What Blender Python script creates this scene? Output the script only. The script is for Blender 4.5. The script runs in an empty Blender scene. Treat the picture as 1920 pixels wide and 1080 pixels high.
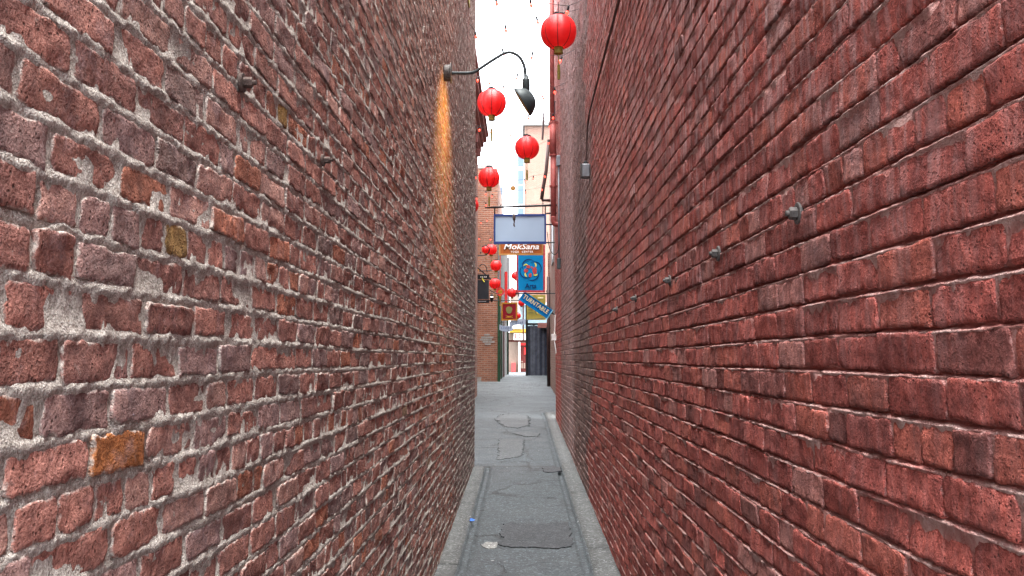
import bpy, math, random
import numpy as np
from mathutils import Vector, Matrix

# ------------------------------------------------------------------ camera, sky, sun, exposure
scene = bpy.context.scene
col = scene.collection
FPX, EYE = 1700.0, 1.65            # focal length in pixels of a 1920 wide frame, eye height
PITCH, YAW = math.atan(132 / FPX), math.atan(18 / FPX)
cam_d = bpy.data.cameras.new('camera')
cam_d.sensor_width = 36
cam_d.lens = FPX / 1920 * 36
cam_d.clip_start = 0.02
cam_d.clip_end = 2000
cam = bpy.data.objects.new('camera', cam_d)
col.objects.link(cam)
cam.location = (0, 0, EYE)
cam.rotation_euler = (math.pi / 2 + PITCH, 0, YAW)
scene.camera = cam

SUN_ELEV, SUN_AZ = math.radians(80), math.radians(140)   # azimuth clockwise from +Y
world = bpy.data.worlds.new('World')
scene.world = world
world.use_nodes = True
wn = world.node_tree.nodes
wn.clear()
w_out = wn.new('ShaderNodeOutputWorld')
w_bg = wn.new('ShaderNodeBackground')
w_hsv = wn.new('ShaderNodeHueSaturation')
w_sky = wn.new('ShaderNodeTexSky')
w_sky.sky_type = 'NISHITA'
w_sky.sun_disc = False
w_sky.sun_elevation = SUN_ELEV
w_sky.sun_rotation = SUN_AZ
w_sky.air_density = 1.0
w_sky.dust_density = 1.5
w_hsv.inputs['Saturation'].default_value = 0.22       # overcast: nearly colourless
w_bg.inputs['Strength'].default_value = 0.15
world.node_tree.links.new(w_sky.outputs[0], w_hsv.inputs['Color'])
world.node_tree.links.new(w_hsv.outputs[0], w_bg.inputs['Color'])
world.node_tree.links.new(w_bg.outputs[0], w_out.inputs['Surface'])

sun_d = bpy.data.lights.new('sun', 'SUN')
sun_d.energy = 1.5
sun_d.angle = math.radians(35)
sun_d.color = (1.0, 0.95, 0.88)
sun = bpy.data.objects.new('sun', sun_d)
col.objects.link(sun)
sun.location = (0, -10, 40)
_dir = Vector((math.sin(SUN_AZ) * math.cos(SUN_ELEV), math.cos(SUN_AZ) * math.cos(SUN_ELEV), math.sin(SUN_ELEV)))
sun.rotation_euler = _dir.to_track_quat('Z', 'Y').to_euler()

scene.view_settings.view_transform = 'Standard'
scene.view_settings.look = 'None'
scene.view_settings.gamma = 1
scene.view_settings.use_curve_mapping = False
scene.view_settings.exposure = 3.85
scene.cycles.max_bounces = 6
scene.cycles.diffuse_bounces = 5
scene.cycles.use_denoising = True
scene.cycles.sample_clamp_indirect = 8

random.seed(7)
rng = np.random.default_rng(11)

# ------------------------------------------------------------------ survey helper
_F = Vector((-math.sin(YAW) * math.cos(PITCH), math.cos(YAW) * math.cos(PITCH), math.sin(PITCH)))
_R = Vector((math.cos(YAW), math.sin(YAW), 0))
_U = _R.cross(_F)


def at(x, y, Y):
    """world point on the bearing of photo pixel (x, y) at the distance Y along the alley"""
    d = _F + _R * ((x - 960) / FPX) + _U * ((540 - y) / FPX)
    d *= Y / d.y
    return Vector((d.x, Y, d.z + EYE))


SLOPE = 0.0253


def gz(Y):
    return SLOPE * min(max(Y, -4.0), 38.0)


def ground_fbm(X, Y):
    return fbm(np.asarray(X) * 1.2, np.asarray(Y) * 0.8, 5, 2) * 0.005


def on_ground(x, y):
    d = _F + _R * ((x - 960) / FPX) + _U * ((540 - y) / FPX)
    t = -EYE / (d.z - SLOPE * d.y)
    return (d.x * t, d.y * t)


# ------------------------------------------------------------------ numpy noise
def _hash(ix, iy, iz, seed):
    h = (ix * 374761393 + iy * 668265263 + iz * 2147483647 + seed * 974634777).astype(np.int64)
    h = (h ^ (h >> 13)) * 1274126177
    h = h & 0x7fffffff
    h = (h ^ (h >> 16)) * 60493
    return ((h & 0xffff) / 32767.5) - 1.0


def vnoise(x, y, seed=0):
    x, y = np.broadcast_arrays(np.asarray(x, float), np.asarray(y, float))
    ix, iy = np.floor(x).astype(np.int64), np.floor(y).astype(np.int64)
    fx, fy = x - ix, y - iy
    fx, fy = fx * fx * (3 - 2 * fx), fy * fy * (3 - 2 * fy)
    z = np.zeros_like(ix)
    a, b = _hash(ix, iy, z, seed), _hash(ix + 1, iy, z, seed)
    c, d = _hash(ix, iy + 1, z, seed), _hash(ix + 1, iy + 1, z, seed)
    return (a * (1 - fx) + b * fx) * (1 - fy) + (c * (1 - fx) + d * fx) * fy


def fbm(x, y, seed=0, octv=3):
    s, a = 0, 1.0
    for o in range(octv):
        s = s + a * vnoise(x * 2 ** o, y * 2 ** o, seed + 31 * o)
        a *= 0.5
    return s / 1.6


# ------------------------------------------------------------------ object helpers
def tag(o, label=None, cat=None, group=None, kind=None):
    if label: o['label'] = label
    if cat: o['category'] = cat
    if group: o['group'] = group
    if kind: o['kind'] = kind
    return o


def empty(name, loc, label=None, cat=None, group=None):
    o = bpy.data.objects.new(name, None)
    o.empty_display_size = 0.1
    o.location = loc
    col.objects.link(o)
    return tag(o, label, cat, group)


def link_mesh(name, me, parent=None, loc=(0, 0, 0)):
    o = bpy.data.objects.new(name, me)
    o.location = loc
    col.objects.link(o)
    if parent is not None:
        o.parent = parent
        o.location = Vector(loc) - world_loc(parent)
    return o


def world_loc(o):
    v = Vector(o.location)
    while o.parent:
        o = o.parent
        v += Vector(o.location)
    return v


def np_mesh(name, V, F, mat, attrs=None, smooth=True):
    """V (n,3), F (m,4) arrays; attrs name -> (n,) floats or (n,3) colours"""
    me = bpy.data.meshes.new(name)
    n, m = len(V), len(F)
    me.vertices.add(n)
    me.vertices.foreach_set('co', np.ascontiguousarray(V, dtype=np.float32).ravel())
    me.loops.add(m * 4)
    me.loops.foreach_set('vertex_index', np.ascontiguousarray(F, dtype=np.int32).ravel())
    me.polygons.add(m)
    me.polygons.foreach_set('loop_start', np.arange(0, m * 4, 4, dtype=np.int32))
    me.polygons.foreach_set('use_smooth', smooth if isinstance(smooth, np.ndarray) else np.full(m, smooth))
    for k, a in (attrs or {}).items():
        if a.ndim == 1:
            at_ = me.attributes.new(k, 'FLOAT', 'POINT')
            at_.data.foreach_set('value', a.astype(np.float32))
        else:
            at_ = me.attributes.new(k, 'FLOAT_COLOR', 'POINT')
            at_.data.foreach_set('color', np.concatenate([a, np.ones((n, 1))], 1).astype(np.float32).ravel())
    me.update(calc_edges=True)
    me.materials.append(mat)
    return me


class MB:
    """collects shapes for ONE mesh object (world coordinates)"""

    def __init__(self):
        self.v, self.f = [], []

    def add(self, vs, fs):
        b = len(self.v)
        self.v += [Vector(p) for p in vs]
        self.f += [tuple(b + i for i in f) for f in fs]
        return self

    def box(self, a, b, bev=0.0):
        x0, y0, z0 = a
        x1, y1, z1 = b
        if not bev:
            vs = [(x0, y0, z0), (x1, y0, z0), (x1, y1, z0), (x0, y1, z0), (x0, y0, z1), (x1, y0, z1), (x1, y1, z1), (x0, y1, z1)]
            return self.add(vs, [(0, 3, 2, 1), (4, 5, 6, 7), (0, 1, 5, 4), (1, 2, 6, 5), (2, 3, 7, 6), (3, 0, 4, 7)])
        r = bev
        vs = []
        for (z, i) in ((z0, r), (z0 + r, 0), (z1 - r, 0), (z1, r)):
            p = [(x0 + r, y0 + i), (x1 - r, y0 + i), (x1 - i, y0 + r), (x1 - i, y1 - r), (x1 - r, y1 - i), (x0 + r, y1 - i), (x0 + i, y1 - r), (x0 + i, y0 + r)]
            vs += [(q[0], q[1], z) for q in p]
        fs = [tuple(range(7, -1, -1)), tuple(range(24, 32))]
        for k in range(3):
            for i in range(8):
                j = (i + 1) % 8
                fs.append((k * 8 + i, k * 8 + j, k * 8 + 8 + j, k * 8 + 8 + i))
        return self.add(vs, fs)

    def tube(self, pts, r, n=8, caps=True):
        pts = [Vector(p) for p in pts]
        rs = r if isinstance(r, (list, tuple)) else [r] * len(pts)
        up = Vector((0.13, 0.31, 1)).normalized()
        rings = []
        for i, p in enumerate(pts):
            t = (pts[min(i + 1, len(pts) - 1)] - pts[max(i - 1, 0)]).normalized()
            if abs(t.dot(up)) > 0.95:
                up = Vector((1, 0.2, 0.1)).normalized()
            a = t.cross(up).normalized()
            up = a.cross(t).normalized()
            rings.append([p + (a * math.cos(q) + up * math.sin(q)) * rs[i] for q in (2 * math.pi * k / n for k in range(n))])
        vs = [v for R in rings for v in R]
        fs = []
        for i in range(len(rings) - 1):
            for k in range(n):
                j = (k + 1) % n
                fs.append((i * n + k, i * n + j, i * n + n + j, i * n + n + k))
        if caps:
            fs.append(tuple(range(n - 1, -1, -1)))
            fs.append(tuple(range((len(rings) - 1) * n, len(rings) * n)))
        return self.add(vs, fs)

    def lathe(self, prof, c, n=24, axis=Vector((0, 0, 1)), mod=None, caps=False):
        c = Vector(c)
        axis = Vector(axis).normalized()
        a = axis.cross(Vector((0.3, 1, 0.2))).normalized()
        b = axis.cross(a)
        vs, fs = [], []
        for (r, h) in prof:
            for k in range(n):
                q = 2 * math.pi * k / n
                rr = r * (mod(q, h) if mod else 1)
                vs.append(c + axis * h + (a * math.cos(q) + b * math.sin(q)) * rr)
        for i in range(len(prof) - 1):
            for k in range(n):
                j = (k + 1) % n
                fs.append((i * n + k, i * n + j, i * n + n + j, i * n + n + k))
        if caps:
            fs.append(tuple(range(n - 1, -1, -1)))
            fs.append(tuple(range((len(prof) - 1) * n, len(prof) * n)))
        return self.add(vs, fs)

    def prism(self, poly, d):
        """poly of 3-D points extruded by vector d"""
        d = Vector(d)
        n = len(poly)
        vs = [Vector(p) for p in poly] + [Vector(p) + d for p in poly]
        fs = [tuple(range(n)), tuple(range(2 * n - 1, n - 1, -1))]
        for i in range(n):
            j = (i + 1) % n
            fs.append((i, n + i, n + j, j))
        return self.add(vs, fs)

    def build(self, name, mat, parent=None, smooth=False, origin=None):
        if origin is None:
            if parent is not None:
                origin = sum(self.v, Vector()) / len(self.v)
            else:
                lo = [min(p[i] for p in self.v) for i in range(3)]
                hi = [max(p[i] for p in self.v) for i in range(3)]
                origin = Vector(((lo[0] + hi[0]) / 2, (lo[1] + hi[1]) / 2, lo[2]))
        origin = Vector(origin)
        me = bpy.data.meshes.new(name)
        me.from_pydata([p - origin for p in self.v], [], self.f)
        import bmesh
        bm = bmesh.new()
        bm.from_mesh(me)
        bmesh.ops.recalc_face_normals(bm, faces=bm.faces)
        bm.to_mesh(me)
        bm.free()
        if smooth:
            me.shade_smooth()
        me.materials.append(mat)
        return link_mesh(name, me, parent, origin)


def smooth_path(pts, per=6):
    P = [Vector(p) for p in pts]
    P = [P[0] * 2 - P[1]] + P + [P[-1] * 2 - P[-2]]
    out = []
    for i in range(1, len(P) - 2):
        for k in range(per):
            t = k / per
            a, b, c, d = P[i - 1], P[i], P[i + 1], P[i + 2]
            out.append(0.5 * ((2 * b) + (c - a) * t + (2 * a - 5 * b + 4 * c - d) * t * t + (3 * b - a - 3 * c + d) * t ** 3))
    out.append(P[-2])
    return out


def text_mesh(body, size, mat, name, parent, origin, xdir, updir, depth=0.004, spacing=1.0, shear=0.0, align='CENTER', width=None):
    cu = bpy.data.curves.new('lettering_curve', 'FONT')
    cu.body = body
    cu.size = size
    cu.extrude = depth
    cu.align_x = align
    cu.align_y = 'CENTER'
    cu.space_character = spacing
    cu.shear = shear
    cu.resolution_u = 2
    cu.offset = size * 0.015
    tmp = bpy.data.objects.new('tmp_text', cu)
    col.objects.link(tmp)
    dg = bpy.context.evaluated_depsgraph_get()
    me = bpy.data.meshes.new_from_object(tmp.evaluated_get(dg))
    bpy.data.objects.remove(tmp)
    bpy.data.curves.remove(cu)
    x, u = Vector(xdir).normalized(), Vector(updir).normalized()
    nrm = x.cross(u)
    sx = 1.0
    if width:
        xs = [v.co.x for v in me.vertices]
        sx = width / (max(xs) - min(xs))
    for v in me.vertices:
        v.co = x * (v.co.x * sx) + u * v.co.y + nrm * v.co.z
    me.materials.clear()
    me.materials.append(mat)
    return link_mesh(name, me, parent, origin)


# ------------------------------------------------------------------ materials
def new_mat(name):
    m = bpy.data.materials.new(name)
    m.use_nodes = True
    nt = m.node_tree
    b = nt.nodes['Principled BSDF']
    return m, nt, b


class NT:
    def __init__(self, nt):
        self.nt = nt

    def n(self, t, **kw):
        nd = self.nt.nodes.new(t)
        for k, v in kw.items():
            if k in nd.bl_rna.properties:
                setattr(nd, k, v)
            else:
                nd.inputs[k].default_value = v
        return nd

    def l(self, a, b):
        self.nt.links.new(a, b)

    def noise(self, vec, scale, detail=3, rough=0.55, dist=0.0):
        nd = self.n('ShaderNodeTexNoise', Scale=scale, Detail=detail, Roughness=rough, Distortion=dist)
        self.l(vec, nd.inputs['Vector'])
        return nd.outputs['Fac']

    def voro(self, vec, scale, feature='F1', rand=1.0):
        nd = self.n('ShaderNodeTexVoronoi', feature=feature, Scale=scale, Randomness=rand)
        self.l(vec, nd.inputs['Vector'])
        return nd.outputs['Distance']

    def ramp(self, fac, a, b, lo=0.0, hi=1.0):
        nd = self.n('ShaderNodeMapRange')
        nd.inputs['From Min'].default_value = a
        nd.inputs['From Max'].default_value = b
        nd.inputs['To Min'].default_value = lo
        nd.inputs['To Max'].default_value = hi
        self.l(fac, nd.inputs['Value'])
        return nd.outputs[0]

    def mix(self, fac, a, b, mode='MIX'):
        nd = self.n('ShaderNodeMix', data_type='RGBA', blend_type=mode)
        for v, s in ((fac, nd.inputs[0]), (a, nd.inputs[6]), (b, nd.inputs[7])):
            if hasattr(v, 'links') or hasattr(v, 'is_linked'):
                self.l(v, s)
            elif isinstance(v, (int, float)):
                s.default_value = v
            else:
                s.default_value = (*v, 1)
        return nd.outputs[2]

    def math(self, op, a, b=None):
        nd = self.n('ShaderNodeMath', operation=op)
        for v, s in ((a, nd.inputs[0]), (b, nd.inputs[1])):
            if v is None: continue
            if hasattr(v, 'is_linked'):
                self.l(v, s)
            else:
                s.default_value = v
        return nd.outputs[0]

    def bump(self, h, strength, dist, prev=None):
        nd = self.n('ShaderNodeBump', Strength=strength, Distance=dist)
        self.l(h, nd.inputs['Height'])
        if prev is not None:
            self.l(prev, nd.inputs['Normal'])
        return nd.outputs[0]

    def pos(self):
        return self.n('ShaderNodeNewGeometry').outputs['Position']

    def attr(self, name):
        return self.n('ShaderNodeAttribute', attribute_name=name)


def plain(name, c, rough=0.6, metal=0.0, var=0.15, scale=8.0, bump=0.0, spec=0.15):
    m, nt, b = new_mat(name)
    g = NT(nt)
    p = g.pos()
    f = g.noise(p, scale, 4)
    lo = tuple(x * (1 - var) for x in c)
    hi = tuple(min(1, x * (1 + var)) for x in c)
    g.l(g.mix(g.ramp(f, 0.3, 0.7), lo, hi), b.inputs['Base Color'])
    b.inputs['Roughness'].default_value = rough
    b.inputs['Metallic'].default_value = metal
    b.inputs['Specular IOR Level'].default_value = spec
    if bump:
        g.l(g.bump(g.noise(p, scale * 6, 4), 0.5, bump), b.inputs['Normal'])
    return m


def brick_unit_mat(name, painted):
    """material of single bricks: own tint per brick, mottling, pits, mortar or paint wear"""
    m, nt, b = new_mat(name)
    g = NT(nt)
    p = g.pos()
    tint = g.attr('tint').outputs['Color']
    edge = g.attr('edge').outputs['Fac']
    n1 = g.noise(p, 14, 4, 0.6)
    n2 = g.noise(p, 60, 5, 0.65)
    n3 = g.noise(p, 260, 3, 0.6)
    c = g.mix(g.ramp(n1, 0.35, 0.68), g.mix(1.0, tint, (0.62, 0.60, 0.62), 'MULTIPLY'), g.mix(1.0, tint, (1.28, 1.2, 1.15), 'MULTIPLY'))
    c = g.mix(g.ramp(n2, 0.33, 0.68), g.mix(1.0, c, (0.62, 0.60, 0.60), 'MULTIPLY'), g.mix(1.0, c, (1.25, 1.25, 1.22), 'MULTIPLY'))
    c = g.mix(g.ramp(n3, 0.35, 0.68), g.mix(1.0, c, (0.70, 0.68, 0.68), 'MULTIPLY'), g.mix(1.0, c, (1.2, 1.2, 1.2), 'MULTIPLY'))
    if not painted:
        # lilac / grey efflorescence blotches and mortar smears from the edges
        bl = g.ramp(g.noise(p, 11, 6, 0.75), 0.54, 0.80, 0, 0.6)
        c = g.mix(bl, c, (0.36, 0.28, 0.30))
        w = g.ramp(g.noise(p, 38, 6, 0.75), 0.60, 0.70, 0, 0.55)
        c = g.mix(w, c, (0.34, 0.30, 0.27))
        sm = g.math('ADD', edge, g.math('MULTIPLY', g.math('SUBTRACT', g.noise(p, 45, 5, 0.7), 0.5), 2.4))
        c = g.mix(g.ramp(sm, 0.72, 1.15, 0, 0.85), c, (0.46, 0.42, 0.38))
        stain = g.ramp(g.noise(p, 2.2, 4, 0.65), 0.52, 0.68, 0, 0.35)
        c = g.mix(g.math('MULTIPLY', stain, 0.6), c, (0.17, 0.135, 0.12))
    else:
        # bleached, greyish worn paint; vertical streaks; pale chips along arrises
        mp = g.n('ShaderNodeMapping')
        mp.inputs['Scale'].default_value = (1, 26, 4.5)
        g.l(p, mp.inputs['Vector'])
        st = g.noise(mp.outputs[0], 1.0, 4, 0.65)
        sep = g.n('ShaderNodeSeparateXYZ')
        g.l(p, sep.inputs[0])
        hi = g.ramp(g.math('ADD', sep.outputs['Z'], g.math('MULTIPLY', g.noise(p, 1.3, 3), 1.2)), 2.2, 3.6, 0.0, 1.0)
        bl = g.math('MULTIPLY', g.ramp(st, 0.46, 0.66), g.math('ADD', g.math('MULTIPLY', hi, 0.75), 0.12))
        c = g.mix(bl, c, (0.50, 0.34, 0.335))
        sm = g.math('ADD', edge, g.math('MULTIPLY', g.math('SUBTRACT', g.noise(p, 55, 5, 0.7), 0.5), 2.2))
        c = g.mix(g.ramp(sm, 0.95, 1.3, 0, 0.7), c, (0.47, 0.27, 0.25))
        c = g.mix(g.ramp(g.noise(p, 3.0, 5, 0.7), 0.58, 0.70, 0, 0.25), c, (0.16, 0.075, 0.07))
    pit = g.voro(p, 95)
    pitm = g.math('MULTIPLY', g.ramp(pit, 0.10, 0.26, 1, 0), g.ramp(n1, 0.47, 0.58))
    c = g.mix(g.math('MULTIPLY', pitm, 0.65), c, (0.045, 0.03, 0.028))
    g.l(c, b.inputs['Base Color'])
    b.inputs['Roughness'].default_value = 0.95
    b.inputs['Specular IOR Level'].default_value = 0.12
    h = g.math('ADD', g.math('MULTIPLY', n2, 1.0), g.math('MULTIPLY', n3, 0.45))
    h = g.math('SUBTRACT', h, g.math('MULTIPLY', pitm, 0.8))
    nrm = g.bump(h, 1.0, 0.013)
    g.l(nrm, b.inputs['Normal'])
    return m


def mortar_mat(name, painted):
    m, nt, b = new_mat(name)
    g = NT(nt)
    p = g.pos()
    n1 = g.noise(p, 10, 4, 0.6)
    n2 = g.noise(p, 90, 5, 0.7)
    if not painted:
        c = g.mix(g.ramp(n1, 0.3, 0.7), (0.48, 0.45, 0.415), (0.66, 0.63, 0.59))
        c = g.mix(g.ramp(n2, 0.38, 0.64), g.mix(1.0, c, (0.66, 0.64, 0.62), 'MULTIPLY'), c)
        c = g.mix(g.ramp(g.noise(p, 300, 3, 0.6), 0.36, 0.62), g.mix(1.0, c, (0.62, 0.60, 0.58), 'MULTIPLY'), g.mix(1.0, c, (1.15, 1.15, 1.15), 'MULTIPLY'))
        c = g.mix(g.ramp(g.noise(p, 1.6, 4, 0.6), 0.52, 0.68, 0, 0.4), c, (0.20, 0.165, 0.14))
    else:
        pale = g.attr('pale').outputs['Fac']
        bare = g.attr('bare').outputs['Fac']
        red = g.mix(g.ramp(n1, 0.3, 0.7), (0.26, 0.080, 0.070), (0.42, 0.135, 0.115))
        red = g.mix(bare, red, (0.15, 0.105, 0.095))
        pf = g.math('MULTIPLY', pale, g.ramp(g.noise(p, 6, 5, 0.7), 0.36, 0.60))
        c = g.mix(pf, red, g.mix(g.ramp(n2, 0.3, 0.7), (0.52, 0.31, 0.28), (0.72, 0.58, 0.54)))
        gr = g.ramp(g.noise(p, 1.1, 3, 0.6), 0.63, 0.72, 0, 0.8)
        c = g.mix(g.math('MULTIPLY', gr, 0.7), c, (0.34, 0.30, 0.27))
    g.l(c, b.inputs['Base Color'])
    b.inputs['Roughness'].default_value = 0.9
    b.inputs['Specular IOR Level'].default_value = 0.2
    h = g.math('ADD', g.math('ADD', n2, g.math('MULTIPLY', g.noise(p, 320, 3, 0.6), 0.5)), g.math('MULTIPLY', g.noise(p, 40, 3, 0.6), 1.2))
    g.l(g.bump(h, 1.0, 0.009), b.inputs['Normal'])
    return m


def brick_far_mat(name, c1, c2, mort, bw=0.215, rh=0.072, ms=0.011, dirt=0.4):
    m, nt, b = new_mat(name)
    g = NT(nt)
    p = g.pos()
    sep = g.n('ShaderNodeSeparateXYZ')
    g.l(p, sep.inputs[0])
    cmb = g.n('ShaderNodeCombineXYZ')
    g.l(g.math('ADD', sep.outputs['X'], sep.outputs['Y']), cmb.inputs['X'])
    g.l(sep.outputs['Z'], cmb.inputs['Y'])
    wob = g.n('ShaderNodeVectorMath', operation='ADD')
    ns = g.n('ShaderNodeTexNoise', Scale=3.0, Detail=3)
    g.l(p, ns.inputs['Vector'])
    sc = g.n('ShaderNodeVectorMath', operation='SCALE')
    sc.inputs['Scale'].default_value = 0.02
    g.l(ns.outputs['Color'], sc.inputs[0])
    g.l(cmb.outputs[0], wob.inputs[0])
    g.l(sc.outputs[0], wob.inputs[1])
    br = g.n('ShaderNodeTexBrick', Scale=1.0)
    br.inputs['Brick Width'].default_value = bw
    br.inputs['Row Height'].default_value = rh
    br.inputs['Mortar Size'].default_value = ms
    br.inputs['Mortar Smooth'].default_value = 0.3
    br.inputs['Bias'].default_value = -0.1
    br.inputs['Color1'].default_value = (*c1, 1)
    br.inputs['Color2'].default_value = (*c2, 1)
    br.inputs['Mortar'].default_value = (*mort, 1)
    g.l(wob.outputs[0], br.inputs['Vector'])
    n1 = g.noise(p, 1.7, 4, 0.65)
    c = g.mix(g.ramp(n1, 0.35, 0.68, 0, dirt), br.outputs['Color'], tuple(x * 0.45 for x in c1))
    c = g.mix(g.ramp(g.noise(p, 30, 4), 0.35, 0.7, 0, 0.45), c, tuple(min(1, x * 1.5) for x in c2))
    g.l(c, b.inputs['Base Color'])
    b.inputs['Roughness'].default_value = 0.85
    g.l(g.bump(g.math('SUBTRACT', g.math('MULTIPLY', g.noise(p, 60, 4), 0.5), br.outputs['Fac']), 0.6, 0.01), b.inputs['Normal'])
    return m


def asphalt_mat(name, base, crack=True, gum=True):
    m, nt, b = new_mat(name)
    g = NT(nt)
    p = g.pos()
    n1 = g.noise(p, 1.3, 5, 0.6)
    n2 = g.noise(p, 140, 4, 0.7)
    lo, hi = tuple(x * 0.72 for x in base), tuple(x * 1.3 for x in base)
    c = g.mix(g.ramp(n1, 0.3, 0.7), lo, hi)
    c = g.mix(g.ramp(n2, 0.3, 0.75), tuple(x * 0.55 for x in base), c)
    c = g.mix(g.ramp(g.noise(p, 420, 2, 0.5), 0.60, 0.72, 0, 0.6), c, tuple(x * 2.2 for x in base))
    c = g.mix(g.ramp(g.noise(p, 9, 6, 0.75), 0.36, 0.64), g.mix(1.0, c, (0.72, 0.72, 0.73), 'MULTIPLY'), g.mix(1.0, c, (1.22, 1.22, 1.2), 'MULTIPLY'))
    c = g.mix(g.ramp(g.noise(p, 45, 4, 0.7), 0.36, 0.66), g.mix(1.0, c, (0.68, 0.68, 0.68), 'MULTIPLY'), g.mix(1.0, c, (1.2, 1.2, 1.2), 'MULTIPLY'))
    vc = g.n('ShaderNodeTexVoronoi', feature='F1', Scale=75.0)
    g.l(p, vc.inputs['Vector'])
    sc_ = g.n('ShaderNodeSeparateColor')
    g.l(vc.outputs['Color'], sc_.inputs[0])
    c = g.mix(g.ramp(sc_.outputs[0], 0.80, 0.97, 0, 0.65), c, tuple(min(1, x * 2.6) for x in base))
    c = g.mix(g.ramp(sc_.outputs[1], 0.75, 0.97, 0, 0.6), c, tuple(x * 0.35 for x in base))
    h = g.math('ADD', n2, g.math('MULTIPLY', g.noise(p, 30, 4, 0.7), 1.5))
    if crack:
        ns = g.n('ShaderNodeTexNoise', Scale=2.5, Detail=5, Roughness=0.7)
        g.l(p, ns.inputs['Vector'])
        sc = g.n('ShaderNodeVectorMath', operation='SCALE')
        sc.inputs['Scale'].default_value = 0.5
        g.l(ns.outputs['Color'], sc.inputs[0])
        ad = g.n('ShaderNodeVectorMath', operation='ADD')
        g.l(p, ad.inputs[0])
        g.l(sc.outputs[0], ad.inputs[1])
        d = g.voro(ad.outputs[0], 0.95, 'DISTANCE_TO_EDGE')
        ck = g.math('MULTIPLY', g.ramp(d, 0.004, 0.014, 1, 0), g.ramp(g.noise(p, 0.8, 3), 0.42, 0.52))
        sep = g.n('ShaderNodeSeparateXYZ')
        g.l(p, sep.inputs[0])
        for (yy, wd, amt) in ((11.55, 0.02, 1.0), (9.55, 0.012, 0.5), (10.9, 0.01, 0.35), (15.2, 0.02, 0.5), (24.5, 0.04, 0.5), (31.0, 0.05, 0.5)):
            wob = g.math('MULTIPLY', g.math('SUBTRACT', g.noise(p, 4.0, 5, 0.7), 0.5), 0.16)
            dd = g.math('ABSOLUTE', g.math('SUBTRACT', g.math('ADD', sep.outputs['Y'], wob), yy))
            ck = g.math('MAXIMUM', ck, g.ramp(dd, wd * 0.5, wd * 1.6, amt, 0))
        c = g.mix(g.math('MULTIPLY', ck, 0.8), c, (0.025, 0.025, 0.026))
        h = g.math('SUBTRACT', h, g.math('MULTIPLY', ck, 2.0))
    if gum:
        v = g.voro(p, 5.5)
        gm = g.math('MULTIPLY', g.ramp(v, 0.05, 0.08, 1, 0), g.ramp(g.noise(p, 3, 2), 0.5, 0.55))
        c = g.mix(g.math('MULTIPLY', gm, 0.6), c, (0.42, 0.43, 0.43))
    g.l(c, b.inputs['Base Color'])
    g.l(g.ramp(n1, 0.3, 0.7, 0.55, 0.8), b.inputs['Roughness'])
    b.inputs['Specular IOR Level'].default_value = 0.45
    g.l(g.bump(h, 0.9, 0.008), b.inputs['Normal'])
    return m


M = {}
M['brick_l'] = brick_unit_mat('old_brick', False)
M['brick_r'] = brick_unit_mat('painted_brick', True)
M['mortar_l'] = mortar_mat('grey_mortar', False)
M['mortar_r'] = mortar_mat('painted_mortar', True)
M['core'] = brick_far_mat('core_brick', (0.22, 0.08, 0.06), (0.28, 0.11, 0.08), (0.3, 0.27, 0.24))
M['pier'] = brick_far_mat('orange_brick', (0.105, 0.036, 0.023), (0.26, 0.098, 0.052), (0.20, 0.16, 0.13), ms=0.014, dirt=0.6)
M['pale_brick'] = brick_far_mat('pale_pink_brick', (0.165, 0.082, 0.058), (0.21, 0.115, 0.084), (0.20, 0.16, 0.13), dirt=0.2)
M['mid_brick'] = brick_far_mat('brown_brick', (0.26, 0.11, 0.08), (0.36, 0.17, 0.13), (0.36, 0.31, 0.28))
M['asphalt'] = asphalt_mat('old_asphalt', (0.054, 0.066, 0.074))
M['patch'] = asphalt_mat('dark_asphalt', (0.036, 0.041, 0.047), False, False)
M['patch2'] = asphalt_mat('grey_asphalt', (0.064, 0.073, 0.079), False, False)
M['kerb'] = asphalt_mat('kerb_concrete', (0.098, 0.106, 0.107), False, True)
M['cement'] = asphalt_mat('pale_cement', (0.20, 0.205, 0.20), False, False)
M['street'] = asphalt_mat('street_asphalt', (0.2, 0.2, 0.2), False, False)
M['steel'] = plain('galvanised_steel', (0.095, 0.088, 0.085), 0.65, 0.2, 0.4, 60, 0.002)
M['rust'] = plain('rusty_steel', (0.085, 0.062, 0.055), 0.7, 0.3, 0.4, 60, 0.002)
M['dark_metal'] = plain('dark_metal', (0.045, 0.056, 0.06), 0.5, 0.2, 0.25, 20)
M['black'] = plain('black_paint', (0.014, 0.014, 0.016), 0.5, 0.0, 0.3, 12)
M['char'] = plain('charcoal_board', (0.028, 0.030, 0.036), 0.55, 0, 0.15, 3)
M['lamp_in'] = plain('cream_enamel', (0.26, 0.19, 0.07), 0.4, 0, 0.05)
M['grey_pipe'] = plain('grey_conduit', (0.17, 0.175, 0.19), 0.5, 0.2, 0.2, 20)
M['red_pipe'] = plain('red_painted_pipe', (0.24, 0.062, 0.055), 0.5, 0, 0.25, 12, 0.001)
M['brown_pipe'] = plain('brown_pipe', (0.055, 0.03, 0.028), 0.5, 0, 0.25, 12)
M['navy'] = plain('navy_frame', (0.022, 0.045, 0.16), 0.5, 0, 0.2, 6)
M['pale_panel'] = plain('blank_pale_panel', (0.29, 0.385, 0.50), 0.45, 0, 0.04, 1.5)
M['wood_sign'] = plain('orange_wood_board', (0.26, 0.072, 0.016), 0.55, 0, 0.25, 6)
M['wood_edge'] = plain('tan_wood_edge', (0.36, 0.19, 0.06), 0.6, 0, 0.3, 9)
M['white'] = plain('white_paint', (0.78, 0.77, 0.75), 0.6, 0, 0.05)
M['arts_blue'] = plain('sky_blue_paint', (0.0, 0.19, 0.44), 0.5, 0, 0.12, 3)
M['deep_blue'] = plain('deep_blue_paint', (0.003, 0.03, 0.13), 0.5, 0, 0.1)
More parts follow.
